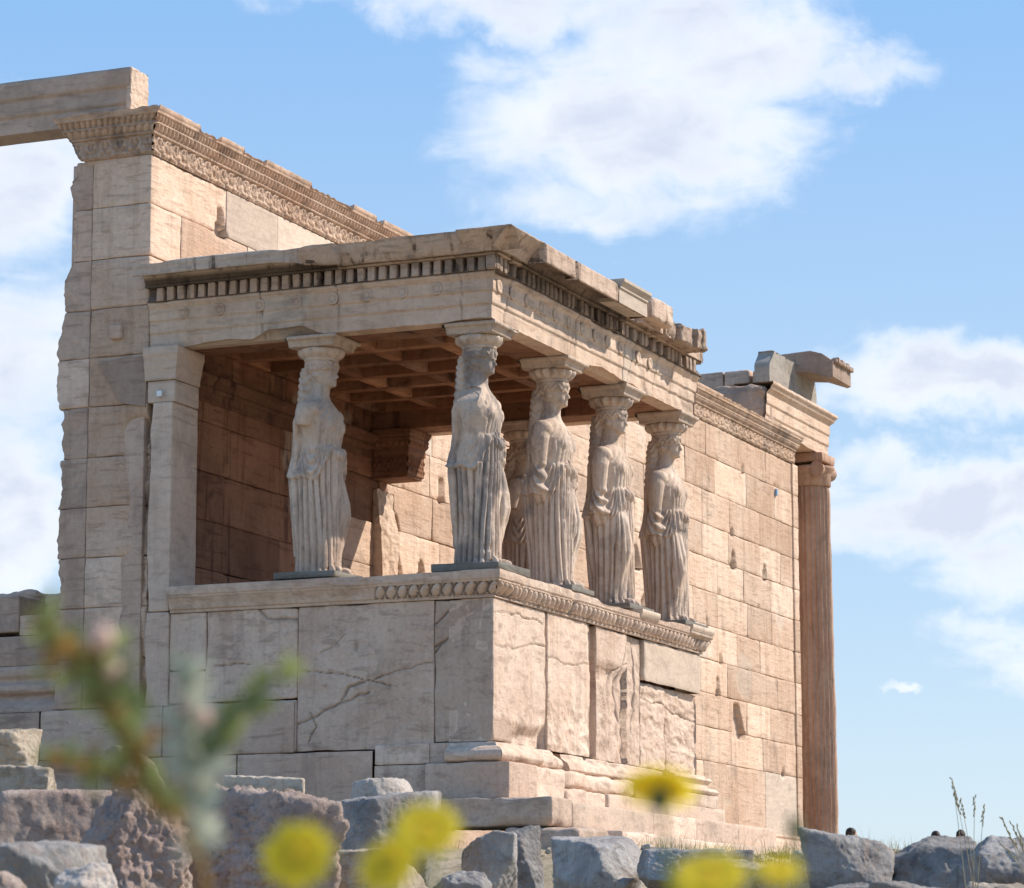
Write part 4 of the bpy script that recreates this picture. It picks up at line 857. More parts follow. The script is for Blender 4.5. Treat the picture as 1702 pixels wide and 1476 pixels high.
def turned(prof, cx, cy, c=(.4, 0, .1), n=64, sd=1):
    m_ = MB(); t_ = np.linspace(0, 2 * np.pi, n + 1)[:-1]; Q = np.zeros((n, len(prof), 3))
    for i, (r, z) in enumerate(prof):
        Q[:, i] = np.stack([cx + np.cos(t_) * r, cy + np.sin(t_) * r, 0 * t_ + z], -1)
    d_ = 1 + .03 * fbm(Q, 4, 3, sd); Q[..., 0] = cx + (Q[..., 0] - cx) * d_; Q[..., 1] = cy + (Q[..., 1] - cy) * d_
    m_.grid(Q, c, wrap=True); return m_
turned([(.0, -1.60), (.47, -1.60), (.49, -1.55), (.47, -1.49), (.42, -1.47), (.40, -1.43), (.42, -1.39), (.44, -1.37), (.44, -1.32), (.41, -1.29), (.345, -1.27)], 21.95, 3.83).build('column_base', M_col, cl)
cpm = turned([(.30, 4.40), (.325, 4.42), (.325, 4.60), (.34, 4.62), (.38, 4.68), (.39, 4.72), (.3, 4.74)], 21.95, 3.83)
for q in (-1, 1):       # volute rolls
    t_ = np.linspace(0, 2 * np.pi, 25)[:-1]; xs = np.linspace(-.36, .36, 13); Q = np.zeros((24, 13, 3)); wr = .12 - .03 * np.cos(xs / .36 * np.pi / 2) 
    Q[..., 0] = 21.95 + xs[None]; Q[..., 1] = 3.86 + q * .24 + np.cos(t_)[:, None] * wr[None]; Q[..., 2] = 4.66 + np.sin(t_)[:, None] * wr[None]
    Q += (fbm(Q, 5, 3, 4) * .02)[..., None]; cpm.grid(Q, (.4, 0, .15), wrap=True)
    for e in (0, -1):
        rim = Q[:, e]; cpm.add(np.vstack([rim, rim.mean(0)]), [((j + 1) % 24, j, 24) if e else (j, (j + 1) % 24, 24) for j in range(24)], (.5, 0, .1))
stone(cpm, 21.6, 22.3, 3.52, 4.20, 4.78, 4.93, res=.06, r=.01, chip=.04, seed=5, c=(.4, 0, .1))
cpm.build('column_capital', M_col, cl)

ea_t = thing('corner_entablature', (21, 4, 4.94), 'sunlit three-stepped marble beam with a broken left end above the far column', 'entablature')
ee = MB()
def ee_post(P, n, i, S, c):
    P = P.copy(); X, Z = P[..., 0], P[..., 2]; e = 18.98 + .25 * sstep(5.2, 4.95, Z) + .05 * fbm(P, 4, 3, 3)
    up = .06 * sstep(21.2, 20.4, X) * sstep(5.1, 4.95, Z)
    P[..., 2] += up + .006 * fbm(P, 8, 3, 4); C = np.empty(P.shape); C[..., 0] = .7; C[..., 1] = .12; C[..., 2] = .15 * sstep(.1, .5, fbm(P, 3, 3, 9)); return P, C
EPR = [(0, 4.94), (0, 5.12), (.015, 5.125), (.015, 5.30), (.03, 5.305), (.03, 5.47), (.06, 5.50), (.10, 5.54), (.10, 5.565), (.14, 5.60), (.14, 5.64), (-.5, 5.64), (-.5, 4.94)]
sweep(ee, [(19.05, 3.64), (22.30, 3.64), (22.30, 9.0)], EPR, ds=.05, dt=.03, closed=True, post=ee_post, caps=False)
ee.build('stepped_beam', M_wall, ea_t)
bk = MB(); 
stone(bk, 18.9, 19.7, 3.63, 4.6, 4.98, 5.60, res=.04, r=.12, chip=.22, rough=.04, seed=14, c=(.3, 0, .25))
bk.build('broken_end_block', M_shade, ea_t)
def single(name, label, cat, mat, args, kw, group=None, mesh=None):
    m_ = MB(); stone(m_, *args, **kw); L = ((args[0] + args[1]) / 2, (args[2] + args[3]) / 2, args[4])
    o = m_.build(name, mat, None, loc=L); tag(o, label, cat, group); return o
# tympanum slab: a thick upright slab with a broken, sloping outline
ts = MB()
def ts_post(P, dn, c):
    P = P.copy(); X, Z = P[..., 0], P[..., 2]; t = Z - 5.62
    lo_ = 20.0 - .05 * t + .25 * sstep(.45, .75, t) + .05 * fbm(P, 2.5, 3, 4); hi2 = 22.35 + .10 * np.sin(t * 5) - .06 * t
    top = 6.35 - .0 * (X - 20.6) + .03 * fbm(P, 3, 3, 6)
    P[..., 0] = np.clip(X, lo_, hi2); P[..., 2] = np.minimum(Z, top); P[..., 1] += .02 * fbm(P, 4, 3, 8) * (dn[..., 1] < -.5)
    C = np.empty(P.shape); C[..., 0] = .2; C[..., 1] = .35; C[..., 2] = .15 + .4 * sstep(.2, .5, fbm(P, 3.0, 3, 5)); return P, C
stone(ts, 19.9, 23.1, 3.86, 4.12, 5.64, 6.6, res=.045, r=.02, chip=.03, rough=.01, seed=15, post=ts_post, c=(.2, .3, .1))
tag(ts.build('upright_slab', M_gray, None, loc=(21.5, 4, 5.64)), 'upright grey slab with dark pits standing on the stepped beam at the far right', 'stone slab')
# cornice block overhanging to the south
cbt = thing('overhanging_cornice', (21.9, 3.8, 6.2), 'dark overhanging cornice block jutting out at the very top right of the ruin', 'cornice block')
cb = MB(); prism(cb, [(4.25, 6.26), (3.62, 6.20), (3.30, 6.08), (3.24, 6.10), (3.24, 6.35), (3.42, 6.49), (3.62, 6.55), (4.20, 6.52)][::-1], 21.35, 22.35, (.3, 0, .45)); cb.build('block', M_shade, cbt, smooth=False)
cb = MB()
for q in range(9): stone(cb, 21.4 + q * .105, 21.5 + q * .105, 3.18, 3.30, 6.33, 6.42 + .03 * math.sin(q * 2.3), res=.03, r=.02, chip=.05, rough=.02, seed=q + 40, c=(.3, 0, .3))
cb.build('carved_lip', M_shade, cbt)
GB = 'loose wall blocks along the top of the far cross wall'
single('wall_block', 'plain block nearest the porch in the row on top of the far cross wall', 'stone block', M_shade, (20.6, 21.3, 4.86, 5.60, 5.90, 6.16), dict(res=.05, r=.012, chip=.03, rough=.01, seed=31, c=(.5, 0, 0)), GB)
single('wall_block', 'block with reddish streaks and a chipped right corner on top of the far cross wall', 'stone block', M_shade, (20.6, 21.3, 4.40, 4.85, 5.90, 6.17), dict(res=.04, r=.015, chip=.06, rough=.015, seed=32, c=(.9, 0, 0)), GB)
single('wall_block', 'block wedged against the upright grey slab on top of the far cross wall', 'stone block', M_shade, (20.62, 21.3, 4.10, 4.36, 5.75, 6.14), dict(res=.04, r=.02, chip=.08, rough=.015, seed=33, c=(.6, 0, 0)), GB)
xw = MB(); stone(xw, 20.68, 21.3, 3.95, 9.5, -1.6, 5.895, res=.3, r=.01, chip=.02, seed=5); tag(xw.build('cross_wall', M_shade, None, loc=(21, 6, -1.6)), 'shaded cross wall behind the far end of the sunlit wall, carrying loose blocks', 'wall')

# ================================================================== TERRAIN
def ground_h(X, Y):
    dx = np.maximum(np.maximum(-1.0 - X, X - 24), 0); dy = np.maximum(np.maximum(-1.4 - Y, Y - 12), 0); D = np.hypot(dx, dy)
    z = -2.32 + .028 * np.clip(X - 1, 0, 20)
    z = z - .62 * sstep(.3, 3.2, D) - .75 * sstep(2.5, 10, D) - .45 * sstep(8, 16, D) * (X < 5)
    z = z - 1.0 * sstep(60, 300, D)
    P = np.stack([X, Y, 0 * X], -1)
    return z + .10 * fbm(P, .6, 4, 9) + .03 * fbm(P, 4, 3, 10)
M_gnd = marble('ground_soil', (.33, .26, .17), (.46, .37, .26), grime=.4, stain_amt=.5, stain=(.14, .16, .06), vein=(1, 1, 1), sc_=1.5, bump=1.5, dark=(.14, .12, .08))
gx = np.unique(np.concatenate([np.linspace(-3000, -40, 12), np.linspace(-40, 45, 260), np.linspace(45, 3500, 14)])); gy = np.unique(np.concatenate([np.linspace(-3000, -30, 12), np.linspace(-30, 30, 180), np.linspace(30, 3500, 14)]))
GX, GY = np.meshgrid(gx, gy, indexing='ij'); G = np.stack([GX, GY, ground_h(GX, GY)], -1)
gm = MB(); gm.grid(G, (.5, 0, 0)); tag(gm.build('ground', M_gnd), kind='structure')

# ================================================================== BOULDERS AND FALLEN BLOCKS
def boulder(name, label, cat, mat, c, size, seed, cut=16, box=.5, rough=.07, rot=0.0, n=46, c_=(.5, 0, 0), group=None, fine=.02, tilt=0.0, top=True):
    """angular stone: the hull of many random planes, softened and pitted; c is the centre of its top"""
    r = np.random.RandomState(seed); pl = []
    for ax in np.vstack([np.eye(3), -np.eye(3)]):
        v = ax + r.normal(0, .10, 3); pl.append((v / np.linalg.norm(v), 1 / max(box, .01) * .5 if box > 0 else 1.3))
    pl = [(v, 1.0) for v, d in pl]
    for k in range(cut):
        v = r.normal(0, 1, 3); v /= np.linalg.norm(v); pl.append((v, r.uniform(.86, 1.22) if box > .4 else r.uniform(.78, 1.08)))
    m_ = MB(); g = np.linspace(-1, 1, n); A, B = np.meshgrid(g, g, indexing='ij'); A = np.tan(A * np.pi / 4); B = np.tan(B * np.pi / 4); H = np.array(size) / 2 * np.array([1.15, 1.30, 1.04])
    R3 = np.array((Matrix.Rotation(rot, 3, 'Z') @ Matrix.Rotation(tilt, 3, 'X')))
    for d in range(3):
        for sg in (-1, 1):
            D = np.zeros((n, n, 3)); D[..., d] = sg; D[..., (d + 1) % 3] = A; D[..., (d + 2) % 3] = B; D /= np.linalg.norm(D, axis=-1, keepdims=True)
            k = 34.0; acc_ = 0
            for v, dist in pl: acc_ = acc_ + np.maximum((D @ v) / dist, 1e-3) ** k
            rad = acc_ ** (-1 / k)
            P = D * rad[..., None]
            W = P * H; nn = D
            W = W + nn * (rough * H.min() * 2 * fbm(W + seed * 5, 2.2 / (H.mean() * 2), 5, seed))[..., None] + nn * (fine * (fbm(W + seed, 14, 4, seed + 4) * .5 + .9 * np.abs(fbm(W + seed, 22, 3, seed + 6)) - .2))[..., None]
            W = W @ R3.T + np.array(c) - np.array([0, 0, H[2]])
            C = np.empty(W.shape); C[..., 0] = c_[0] + .3 * fbm(W, 3, 2, 4); C[..., 1] = c_[1]; C[..., 2] = c_[2] * sstep(-.1, .4, fbm(W, 4, 3, seed))
            m_.grid(W, C, flip=(sg < 0))
    o = m_.build(name, mat, None, loc=(c[0], c[1], c[2] - size[2])); return tag(o, label, cat, group)
GR = 'grey boulders piled in the foreground'; GP = 'pinkish fallen blocks at the lower left'
A = .40      # the picture plane runs along this heading: stones are wide across it
bo_ = boulder
bo_('boulder', 'squat grey boulder at the left end of the rubble wall, right beside the far column', 'boulder', M_rockg, (-11.05, -6.66, -2.725), (.34, .36, .42), 1, rot=-1.17, group=GR)
bo_('boulder', 'pointed grey boulder in the middle of the right hand rubble wall', 'boulder', M_rockg, (-10.62, -6.93, -2.72), (.34, .46, .34), 2, rot=-1.17, tilt=.1, group=GR)
bo_('boulder', 'big rounded grey boulder at the right edge of the picture', 'boulder', M_rockg, (-10.80, -7.36, -2.73), (.36, .50, .36), 3, rot=-1.0, cut=16, group=GR)
bo_('boulder', 'flat pale rock wedged at the bottom under the pointed boulder', 'boulder', M_rockg, (-11.60, -7.12, -2.96), (.36, .34, .30), 4, rot=-1.2, group=GR)
bo_('boulder', 'dark rock under the squat boulder beside the column', 'boulder', M_rockg, (-11.45, -6.80, -2.97), (.3, .40, .35), 5, rot=-1.1, c_=(.3, 0, .4), group=GR)
bo_('boulder', 'brownish rock at the bottom right corner under the big rounded boulder', 'boulder', M_rockb, (-11.40, -7.50, -2.97), (.4, .5, .3), 6, rot=-1.2, c_=(.2, 0, .3), group=GR)
bo_('boulder', 'long grey boulder with a reddish patch in front of the porch steps', 'boulder', M_rockg, (-5.0, -2.96, -2.43), (.55, .88, .5), 7, rot=-1.17, cut=14, box=.3, group=GR, c_=(.7, 0, 0))
bo_('boulder', 'low grey boulder to the right of the one with the reddish patch', 'boulder', M_rockg, (-5.4, -3.66, -2.54), (.4, .62, .3), 8, rot=-1.0, cut=14, box=.3, group=GR)
bo_('boulder', 'small dark boulder behind the low middle boulders, near the grass', 'boulder', M_rockg, (-3.72, -3.35, -2.51), (.5, .66, .4), 9, rot=-1.17, cut=14, box=.3, c_=(.2, 0, .3), group=GR)
bo_('boulder', 'small rock below the dark boulder at the bottom centre right', 'boulder', M_rockg, (-5.75, -4.23, -2.62), (.3, .42, .3), 10, rot=-1.17, group=GR)
bo_('boulder', 'mossy low rock by the bottom edge near the far column', 'boulder', M_rockb, (-6.39, -4.76, -2.70), (.3, .40, .25), 11, rot=-1.17, c_=(.2, 0, .5), group=GR)
bo_('boulder', 'small pale rock tucked just left of the right hand rubble wall', 'boulder', M_rockb, (-8.25, -5.57, -2.67), (.2, .2, .3), 12, rot=-1.17, group=GR)
bo_('boulder', 'tall grey rock standing left of centre at the bottom of the porch', 'boulder', M_rockg, (-9.0, -3.86, -2.56), (.28, .29, .5), 13, rot=-1.3, group=GR, c_=(.8, 0, 0))
bo_('boulder', 'tall dark split rock just right of the pale tall rock', 'boulder', M_rockg, (-8.3, -3.73, -2.53), (.26, .26, .5), 14, rot=-1.0, tilt=-.12, group=GR)
bo_('boulder', 'large flat topped grey slab of rock at bottom centre left', 'boulder', M_rockg, (-9.70, -3.52, -2.385), (.5, .78, .5), 15, rot=-1.20, cut=5, group=GR, rough=.035)
bo_('boulder', 'pale rounded rock peeping over the flat topped slab', 'boulder', M_rockg, (-8.83, -3.09, -2.24), (.36, .42, .4), 16, rot=-1.1, cut=16, group=GR, c_=(1, .3, 0))
bo_('boulder', 'pale ridged rock at the bottom edge behind the yellow flowers', 'boulder', M_rockb, (-11.97, -4.54, -2.79), (.4, .58, .35), 17, rot=-1.3, cut=14, group=GR)
bo_('boulder', 'small grey rock at the bottom edge below the tall rock', 'boulder', M_rockg, (-11.8, -4.93, -2.88), (.25, .26, .3), 18, rot=-1.2, group=GR)
bo_('boulder', 'dark smooth boulder in the bottom left corner', 'boulder', M_rockg, (-16.96, -5.69, -2.955), (.30, .38, .30), 22, rot=-1.25, cut=8, group=GR, rough=.03)
bo_('boulder', 'lichen covered small rock at the bottom left behind the plant', 'boulder', M_rockg, (-17.32, -6.12, -3.05), (.16, .19, .18), 26, rot=-1.2, group=GR, c_=(1, .4, 0))
bo_('boulder', 'pink rock just entering the bottom left corner', 'boulder', M_rockp, (-18.2, -6.35, -3.09), (.14, .12, .2), 27, rot=-1.2, group=GP)
bo_('fallen_block', 'rough pink breccia block, the left one of the two behind the tall plant', 'stone block', M_rockp, (-14.05, -4.40, -2.60), (.34, .37, .6), 19, rot=-.62, cut=6, rough=.07, fine=.05, group=GP)
bo_('fallen_block', 'wide rough breccia block partly hidden by the left yellow flower', 'stone block', M_rockp, (-13.10, -4.42, -2.56), (.45, .72, .6), 20, rot=-.70, cut=5, rough=.06, fine=.05, group=GP)
bo_('fallen_block', 'shaded purple-pink block face with dark pits at the left edge', 'stone block', M_rockp, (-13.5, -3.66, -2.565), (.5, .62, .6), 21, rot=-1.05, cut=2, rough=.02, fine=.015, group=GP)
bo_('fallen_block', 'pale sunlit block with a dark hole at the left edge of the picture', 'stone block', M_rockb, (-12.34, -2.63, -2.17), (.3, .27, .26), 23, rot=-1.1, cut=2, rough=.02, group=GP)
bo_('fallen_block', 'weathered sandy block directly under the pale sunlit block at the left edge', 'stone block', M_rockb, (-12.68, -2.92, -2.39), (.34, .36, .22), 24, rot=-1.1, cut=3, rough=.03, group=GP)
bo_('fallen_block', 'round topped brown stone between the left blocks and the podium', 'stone block', M_rockb, (-11.19, -2.76, -2.21), (.34, .40, .7), 25, rot=-1.17, cut=12, box=.3, group=GP, c_=(.2, 0, .2))
bo_('fallen_block', 'neat beige cut block with a stepped top below the podium', 'stone block', M_rockb, (-8.66, -2.22, -2.19), (.36, .56, .40), 28, rot=-1.15, cut=0, rough=.01, group=GP, c_=(.8, .2, 0))
rs_ = np.random.RandomState(12); small = []
for k in range(4):
    o = bo_('broken_stone', 'small broken stone lying loose in the rubble among the foreground boulders', 'stone', M_rockg if k % 2 else M_rockb, (0, 0, 0), (.13, .15, .12), 60 + k, n=16, cut=14, fine=.006, group='small broken stones in the rubble'); small.append(o)
    o.location = (-6 + k * .4, -4.6 - .1 * k, float(ground_h(np.array([-6 + k * .4]), np.array([-4.6 - .1 * k]))[0]) - .02)
for (x0, x1, y0, y1, n_) in ((-7.6, -3.2, -5.3, -2.4, 46), (-11.9, -10.2, -7.9, -6.3, 16), (-10.2, -7.6, -4.9, -2.9, 24), (-13.2, -11, -4.6, -3.0, 16)):
    for k in range(n_):
        o = small[k % 4].copy(); COL.objects.link(o); px, py = rs_.uniform(x0, x1), rs_.uniform(y0, y1); q = rs_.uniform(.5, 1.7); o.scale = (q * rs_.uniform(.8, 1.3), q, q * rs_.uniform(.7, 1.1))
        o.location = (px, py, float(ground_h(np.array([px]), np.array([py]))[0]) - .01); o.rotation_euler = (rs_.uniform(-.3, .3), rs_.uniform(-.3, .3), rs_.uniform(0, 6.28))
# ================================================================== PEOPLE beyond the ruin (only the tops of their heads show over the rocks)
M_hair = plain('hair', (.035, .022, .018), .6, .4, 60); M_skin = plain('skin', (.50, .30, .21), .6, .1)
def person(loc, label, shirt, trouser, turn, seed):
    h0 = MB(); z0 = loc[2]
    tube(h0, [(0, 0, 1.02), (0, 0, 1.2), (0, .0, 1.38), (0, 0, 1.46), (0, -.005, 1.52), (0, -.01, 1.58)], [.16, .14, .17, .10, .055, .055])
    for q in (-1, 1):
        tube(h0, [(q * .08, 0, .98), (q * .10, -.02, .52), (q * .10, .02, .08)], [.10, .065, .045]); ell(h0, (q * .10, -.06, .045), (.045, .12, .045))
        tube(h0, [(q * .17, 0, 1.42), (q * .23, .02, 1.14), (q * .24, -.06, .90)], [.06, .045, .032])
        ell(h0, (q * .24, -.07, .83), (.022, .035, .05))
        for f in range(4): tube(h0, [(q * .245, -.095 + f * .018, .80), (q * .243, -.10 + f * .018, .765), (q * .235, -.102 + f * .018, .725 + .006 * abs(f - 1.5))], [.010, .009, .008], 6)
        tube(h0, [(q * .235, -.10, .84), (q * .225, -.125, .81), (q * .222, -.13, .78)], [.011, .010, .008], 6)
    ell(h0, (0, -.01, 1.66), (.078, .098, .125)); ell(h0, (0, -.105, 1.655), (.012, .02, .022)); ell(h0, (0, -.085, 1.60), (.035, .025, .03))
    V, Nn, F = remesh(h0, .014, 2); R3 = np.array(Matrix.Rotation(turn, 3, 'Z')); off = np.array(loc)
    t = thing('person', loc, label, 'person', 'visitors walking behind the rocks')
    m_ = MB(); m_.add(V @ R3.T + off, F); m_.build('body', M_skin, t)
    for nm, mat, sel, g in (('shirt', shirt, (V[:, 2] > .95) & (V[:, 2] < 1.47), .012), ('trousers', trouser, (V[:, 2] > .09) & (V[:, 2] < 1.0) & (np.abs(V[:, 0]) < .19), .014)):
        k = sel[F].all(1); m_ = MB(); m_.add((V + Nn * g) @ R3.T + off, F[k]); m_.build(nm, mat, t)
    hr = MB(); ell(hr, (0, .012, 1.69), (.092, .110, .112)); ell(hr, (0, .05, 1.63), (.08, .07, .10)); V, Nn, F = remesh(hr, .012, 1); V = V + Nn * (.006 * fbm(V, 30, 2, seed))[:, None]
    V = V[:, :]; k = ((V[:, 1] > -.07) | (V[:, 2] > 1.72))[F].all(1); m_ = MB(); m_.add(V @ R3.T + off, F[k]); m_.build('hair', M_hair, t)
person((32.55, 6.45, -2.40), 'dark haired visitor whose head top shows over the rocks nearest the far column', plain('shirt_blue', (.12, .16, .3)), plain('trousers_dark', (.05, .05, .07)), .5, 1)
person((33.2, 4.95, -2.46), 'visitor with only a sliver of dark hair showing over the middle of the rocks', plain('shirt_red', (.35, .08, .07)), plain('trousers_blue', (.08, .1, .16)), 2.2, 2)
person((33.39, 4.49, -2.44), 'dark haired visitor whose head top shows beside the wild oat stalks', plain('shirt_white', (.6, .58, .55)), plain('trousers_khaki', (.25, .2, .13)), 1.4, 3)

# ================================================================== GRASS AND PLANTS
M_grass = plain('grass_green', (.10, .15, .03), .7, .5, 3, .35); M_dry = plain('grass_dry', (.38, .32, .17), .8, .3, 6, .3)
def blade(mb, p, h, lean, wd, c=(.5, 0, 0), seg=5):
    t = np.linspace(0, 1, seg); az_ = lean[0]; b = lean[1]
    dx = np.array([math.cos(az_), math.sin(az_), 0]); sd = np.array([-dx[1], dx[0], 0])
    cen = p + dx * (b * t ** 2)[:, None] * h + np.array([0, 0, 1]) * (t * h * (1 - .3 * b * t))[:, None]
    ww = wd * (1 - t ** 1.5) * .5 + .0003
    mb.grid(np.stack([cen - sd * ww[:, None], cen + sd * ww[:, None]], 1), c)
gr = np.random.RandomState(5)
def tufts(centers, per, spread, h, wd, mat, name='grass'):
    m_ = MB()
    for (x, y) in centers:
        for k in range(per):
            px, py = x + gr.normal(0, spread), y + gr.normal(0, spread); z = float(ground_h(np.array([px]), np.array([py]))[0])
            blade(m_, np.array([px, py, z - .02]), h * gr.uniform(.4, 1.15), (gr.uniform(0, 6.28), gr.uniform(.1, .8)), wd)
    tag(m_.build(name, mat), kind='stuff')
C1 = [(gr.uniform(.5, 20), -1.15 - abs(gr.normal(0, .5)) if x_ < 70 else gr.uniform(1.5, 2.9)) for x_ in range(110)]
tufts(C1, 34, .13, .21, .006, M_grass); tufts([(a + .2, b) for a, b in C1[:45]], 8, .12, .32, .005, M_dry, 'dry_grass')
tufts([(gr.uniform(14, 30), gr.uniform(-4, 2)) for _ in range(90)], 16, .3, .30, .008, M_dry, 'dry_grass')
C2 = [(gr.uniform(-6.8, -4.5), gr.uniform(-5.2, -3.2)) for _ in range(26)] + [(gr.uniform(-9.5, -7.5), gr.uniform(-5, -3.9)) for _ in range(14)] + [(gr.uniform(-14, -12.5), gr.uniform(-5.2, -3.6)) for _ in range(12)] + [(-10.9 + gr.normal(0, .1), -6.95 + gr.normal(0, .3)) for _ in range(16)]
tufts(C2, 30, .07, .22, .005, M_grass, 'grass_between_rocks')
gv = MB()
for k in range(420):
    px, py = (gr.uniform(-2, 20), -1.2 - abs(gr.normal(0, .8))) if k < 220 else (gr.uniform(-9.5, -4), gr.uniform(-5.4, -2.6))
    z_ = float(ground_h(np.array([px]), np.array([py]))[0]); r_ = gr.uniform(.015, .06); ell(gv, (px, py, z_ + r_ * .3), (r_ * gr.uniform(.8, 1.5), r_ * gr.uniform(.7, 1.4), r_ * gr.uniform(.5, .9)), Matrix.Rotation(gr.uniform(0, 3), 3, 'Z') @ Matrix.Rotation(gr.uniform(-.5, .5), 3, 'X'), 6, 4)
tag(gv.build('gravel', M_rockb, smooth=False), kind='stuff')
# wild oat stalks behind the rubble wall
M_oat = plain('oat_straw', (.40, .36, .24), .7, .2, 30, .2)
def oat(base, tip, label, n, seed):
    r = np.random.RandomState(seed); t = thing('oat_stalks', base, label, 'grass stalk', 'wild oats above the rocks'); stem = MB(); hd = MB()
    for k in range(n):
        hd = MB(); b = np.array(base) + r.normal(0, .02, 3) * [1, 1, 0]; e = np.array(tip) + r.normal(0, .05, 3) * [1, 1, .9]
        mid = (b + e) / 2 + [0, 0, .05]; tt = np.linspace(0, 1, 7)[:, None]; pts = (1 - tt) ** 2 * b + 2 * tt * (1 - tt) * mid + tt ** 2 * e
        tube(stem, pts, np.linspace(.0022, .0010, 7), 5)
        d = e - pts[-2]; d /= np.linalg.norm(d)
        for j in range(9):
            q = e - d * j * .011 + r.normal(0, .003, 3); ell(hd, q, (.0035, .0035, .011), Vector(d + r.normal(0, .25, 3)).to_track_quat('Z', 'Y').to_matrix(), 6, 4)
        hd.build('seed_head', M_oat, t)
    stem.build('stem', M_oat, t)
oat((-11.80, -7.48, -3.05), (-11.83, -7.43, -2.585), 'tallest cluster of dry wild oat stalks above the right hand rocks', 5, 3)
oat((-11.62, -7.72, -3.05), (-11.68, -7.62, -2.70), 'short bunch of wild oats at the right edge of the picture', 6, 4)
# foreground composite-flower plants, close to the lens and out of focus
M_stem = plain('stem_green', (.16, .22, .08), .7, .3, 200, .1); M_leaf = plain('leaf_green', (.25, .29, .11), .6, .4, 120, .4); M_sil = plain('leaf_silvery', (.50, .53, .43), .8, .15, 150, .3)
M_yel = plain('petal_yellow', (.86, .72, .05), .6, .10, 200, .5); M_cen = plain('flower_centre', (.78, .52, .03), .8, .3, 600); M_cal = plain('flower_calyx', (.10, .12, .05), .8, .3, 300); M_pink = plain('bud_pink', (.72, .52, .42), .7, .15, 300, .3); M_brn = plain('leaf_brown', (.36, .22, .07), .8, .4, 200, .3)
def leaf(mb, p, d, L, W_, seed=0):
    d = np.array(d, float); d /= np.linalg.norm(d); s = np.cross(d, [0.907, .385, .17]); s /= np.linalg.norm(s); u = np.cross(s, d); t = np.linspace(0, 1, 9); w_ = W_ * np.sin(np.pi * t ** .8) * .5 + 1e-5
    cen = np.array(p) + d * (t * L)[:, None] + u * (.12 * L * np.sin(t * 3 + seed))[:, None]
    mb.grid(np.stack([cen - s * w_[:, None], cen + u * (w_ * .35)[:, None], cen + s * w_[:, None]], 1))
def daisy(t, p, axis, r, n=13, seed=0, layers=2):
    axis = Vector(axis).normalized(); R3 = np.array(axis.to_track_quat('Z', 'Y').to_matrix()); rs = np.random.RandomState(seed)
    for l in range(layers):
        pe = MB()
        for k in range(n):
            a = 2 * np.pi * (k + .5 * l) / n + rs.normal(0, .05); tt = np.linspace(0, 1, 7); rr = r * (.18 + .82 * tt) * (1 - .15 * l); w_ = r * .17 * np.sin(np.pi * (.12 + .80 * tt)) 
            cen = np.stack([np.cos(a) * rr, np.sin(a) * rr, r * (.10 + .12 * l) * np.sin(tt * 2.6) + 0 * tt], -1); sd = np.array([-np.sin(a), np.cos(a), 0])
            Q = np.stack([cen - sd * w_[:, None], cen + [0, 0, -.01 * r], cen + sd * w_[:, None]], 1) @ R3.T + np.array(p); pe.grid(Q)
        pe.build('petals', M_yel, t)
    ce_ = MB(); ell(ce_, (0, 0, 0), (r * .27, r * .27, r * .16)); ce_.v = [v @ R3.T + np.array(p) + np.array(axis) * r * .08 for v in ce_.v]; ce_.build('flower_centre', M_cen, t)
    ca = MB(); ell(ca, (0, 0, 0), (r * .27, r * .27, r * .30)); ca.v = [v @ R3.T + np.array(p) - np.array(axis) * r * .26 for v in ca.v]; ca.build('calyx', M_cal, t)
def root_path(pts):
    p0 = np.array(pts[0]); z = float(ground_h(np.array([p0[0]]), np.array([p0[1]]))[0])
    return [(p0[0] + .03, p0[1] + .01, z - .01), (p0[0] + .012, p0[1] + .004, (z + p0[2]) / 2)] + list(pts)
def stemmed(t, pts, r0=.0022, r1=.0012, root=True, mat=None):
    pts = root_path(pts) if root else pts; m_ = MB(); tube(m_, pts, np.linspace(r0, r1, len(pts)), 8); m_.build('stem', mat or M_stem, t); return pts
GF = 'yellow wildflowers close to the camera'
FL = [((-24.329, -10.390, -3.316), [(-24.317, -10.392, -3.376), (-24.324, -10.391, -3.343)], (-.9, -.3, .35), .0185, 'blurred yellow flower at the lower left, the leftmost of the large blooms', 1),
      ((-24.357, -10.451, -3.322), [(-24.349, -10.445, -3.376), (-24.354, -10.45, -3.344)], (-.9, .1, .45), .0165, 'blurred yellow flower low in the middle pair, the lower and left one', 2),
      ((-24.333, -10.458, -3.306), [(-24.321, -10.46, -3.376), (-24.328, -10.46, -3.338)], (-.8, -.3, .6), .0175, 'blurred yellow flower in the middle pair, the higher and right one', 3),
      ((-24.219, -10.531, -3.283), [(-24.2, -10.529, -3.394), (-24.21, -10.532, -3.336), (-24.216, -10.532, -3.305)], (.45, .1, .75), .0195, 'single yellow flower seen from the side against the podium steps', 4),
      ((-24.346, -10.600, -3.330), [(-24.338, -10.596, -3.392), (-24.343, -10.599, -3.355)], (-.7, -.1, .8), .019, 'yellow flower cut by the bottom edge right of centre', 5),
      ((-24.307, -10.619, -3.326), [(-24.296, -10.616, -3.392), (-24.302, -10.619, -3.355)], (-.6, -.2, .8), .012, 'small pale yellow flower at the bottom below the far column', 6)]
for p, st_, ax, r, lab, sd in FL:
    t = thing('yellow_flower', root_path(st_)[0], lab, 'wildflower', GF)
    pts = stemmed(t, st_ + [tuple(np.array(p) - np.array(Vector(ax).normalized()) * r * .3)]); daisy(t, p, ax, r, 14, sd)
    lf = MB(); 
    for k in range(5): q = np.array(pts[1]) + (np.array(pts[2]) - np.array(pts[1])) * k / 5; leaf(lf, q, (math.cos(k * 2.4) , math.sin(k * 2.4), .8), .03, .006, k)
    lf.build('leaf', M_leaf, t)
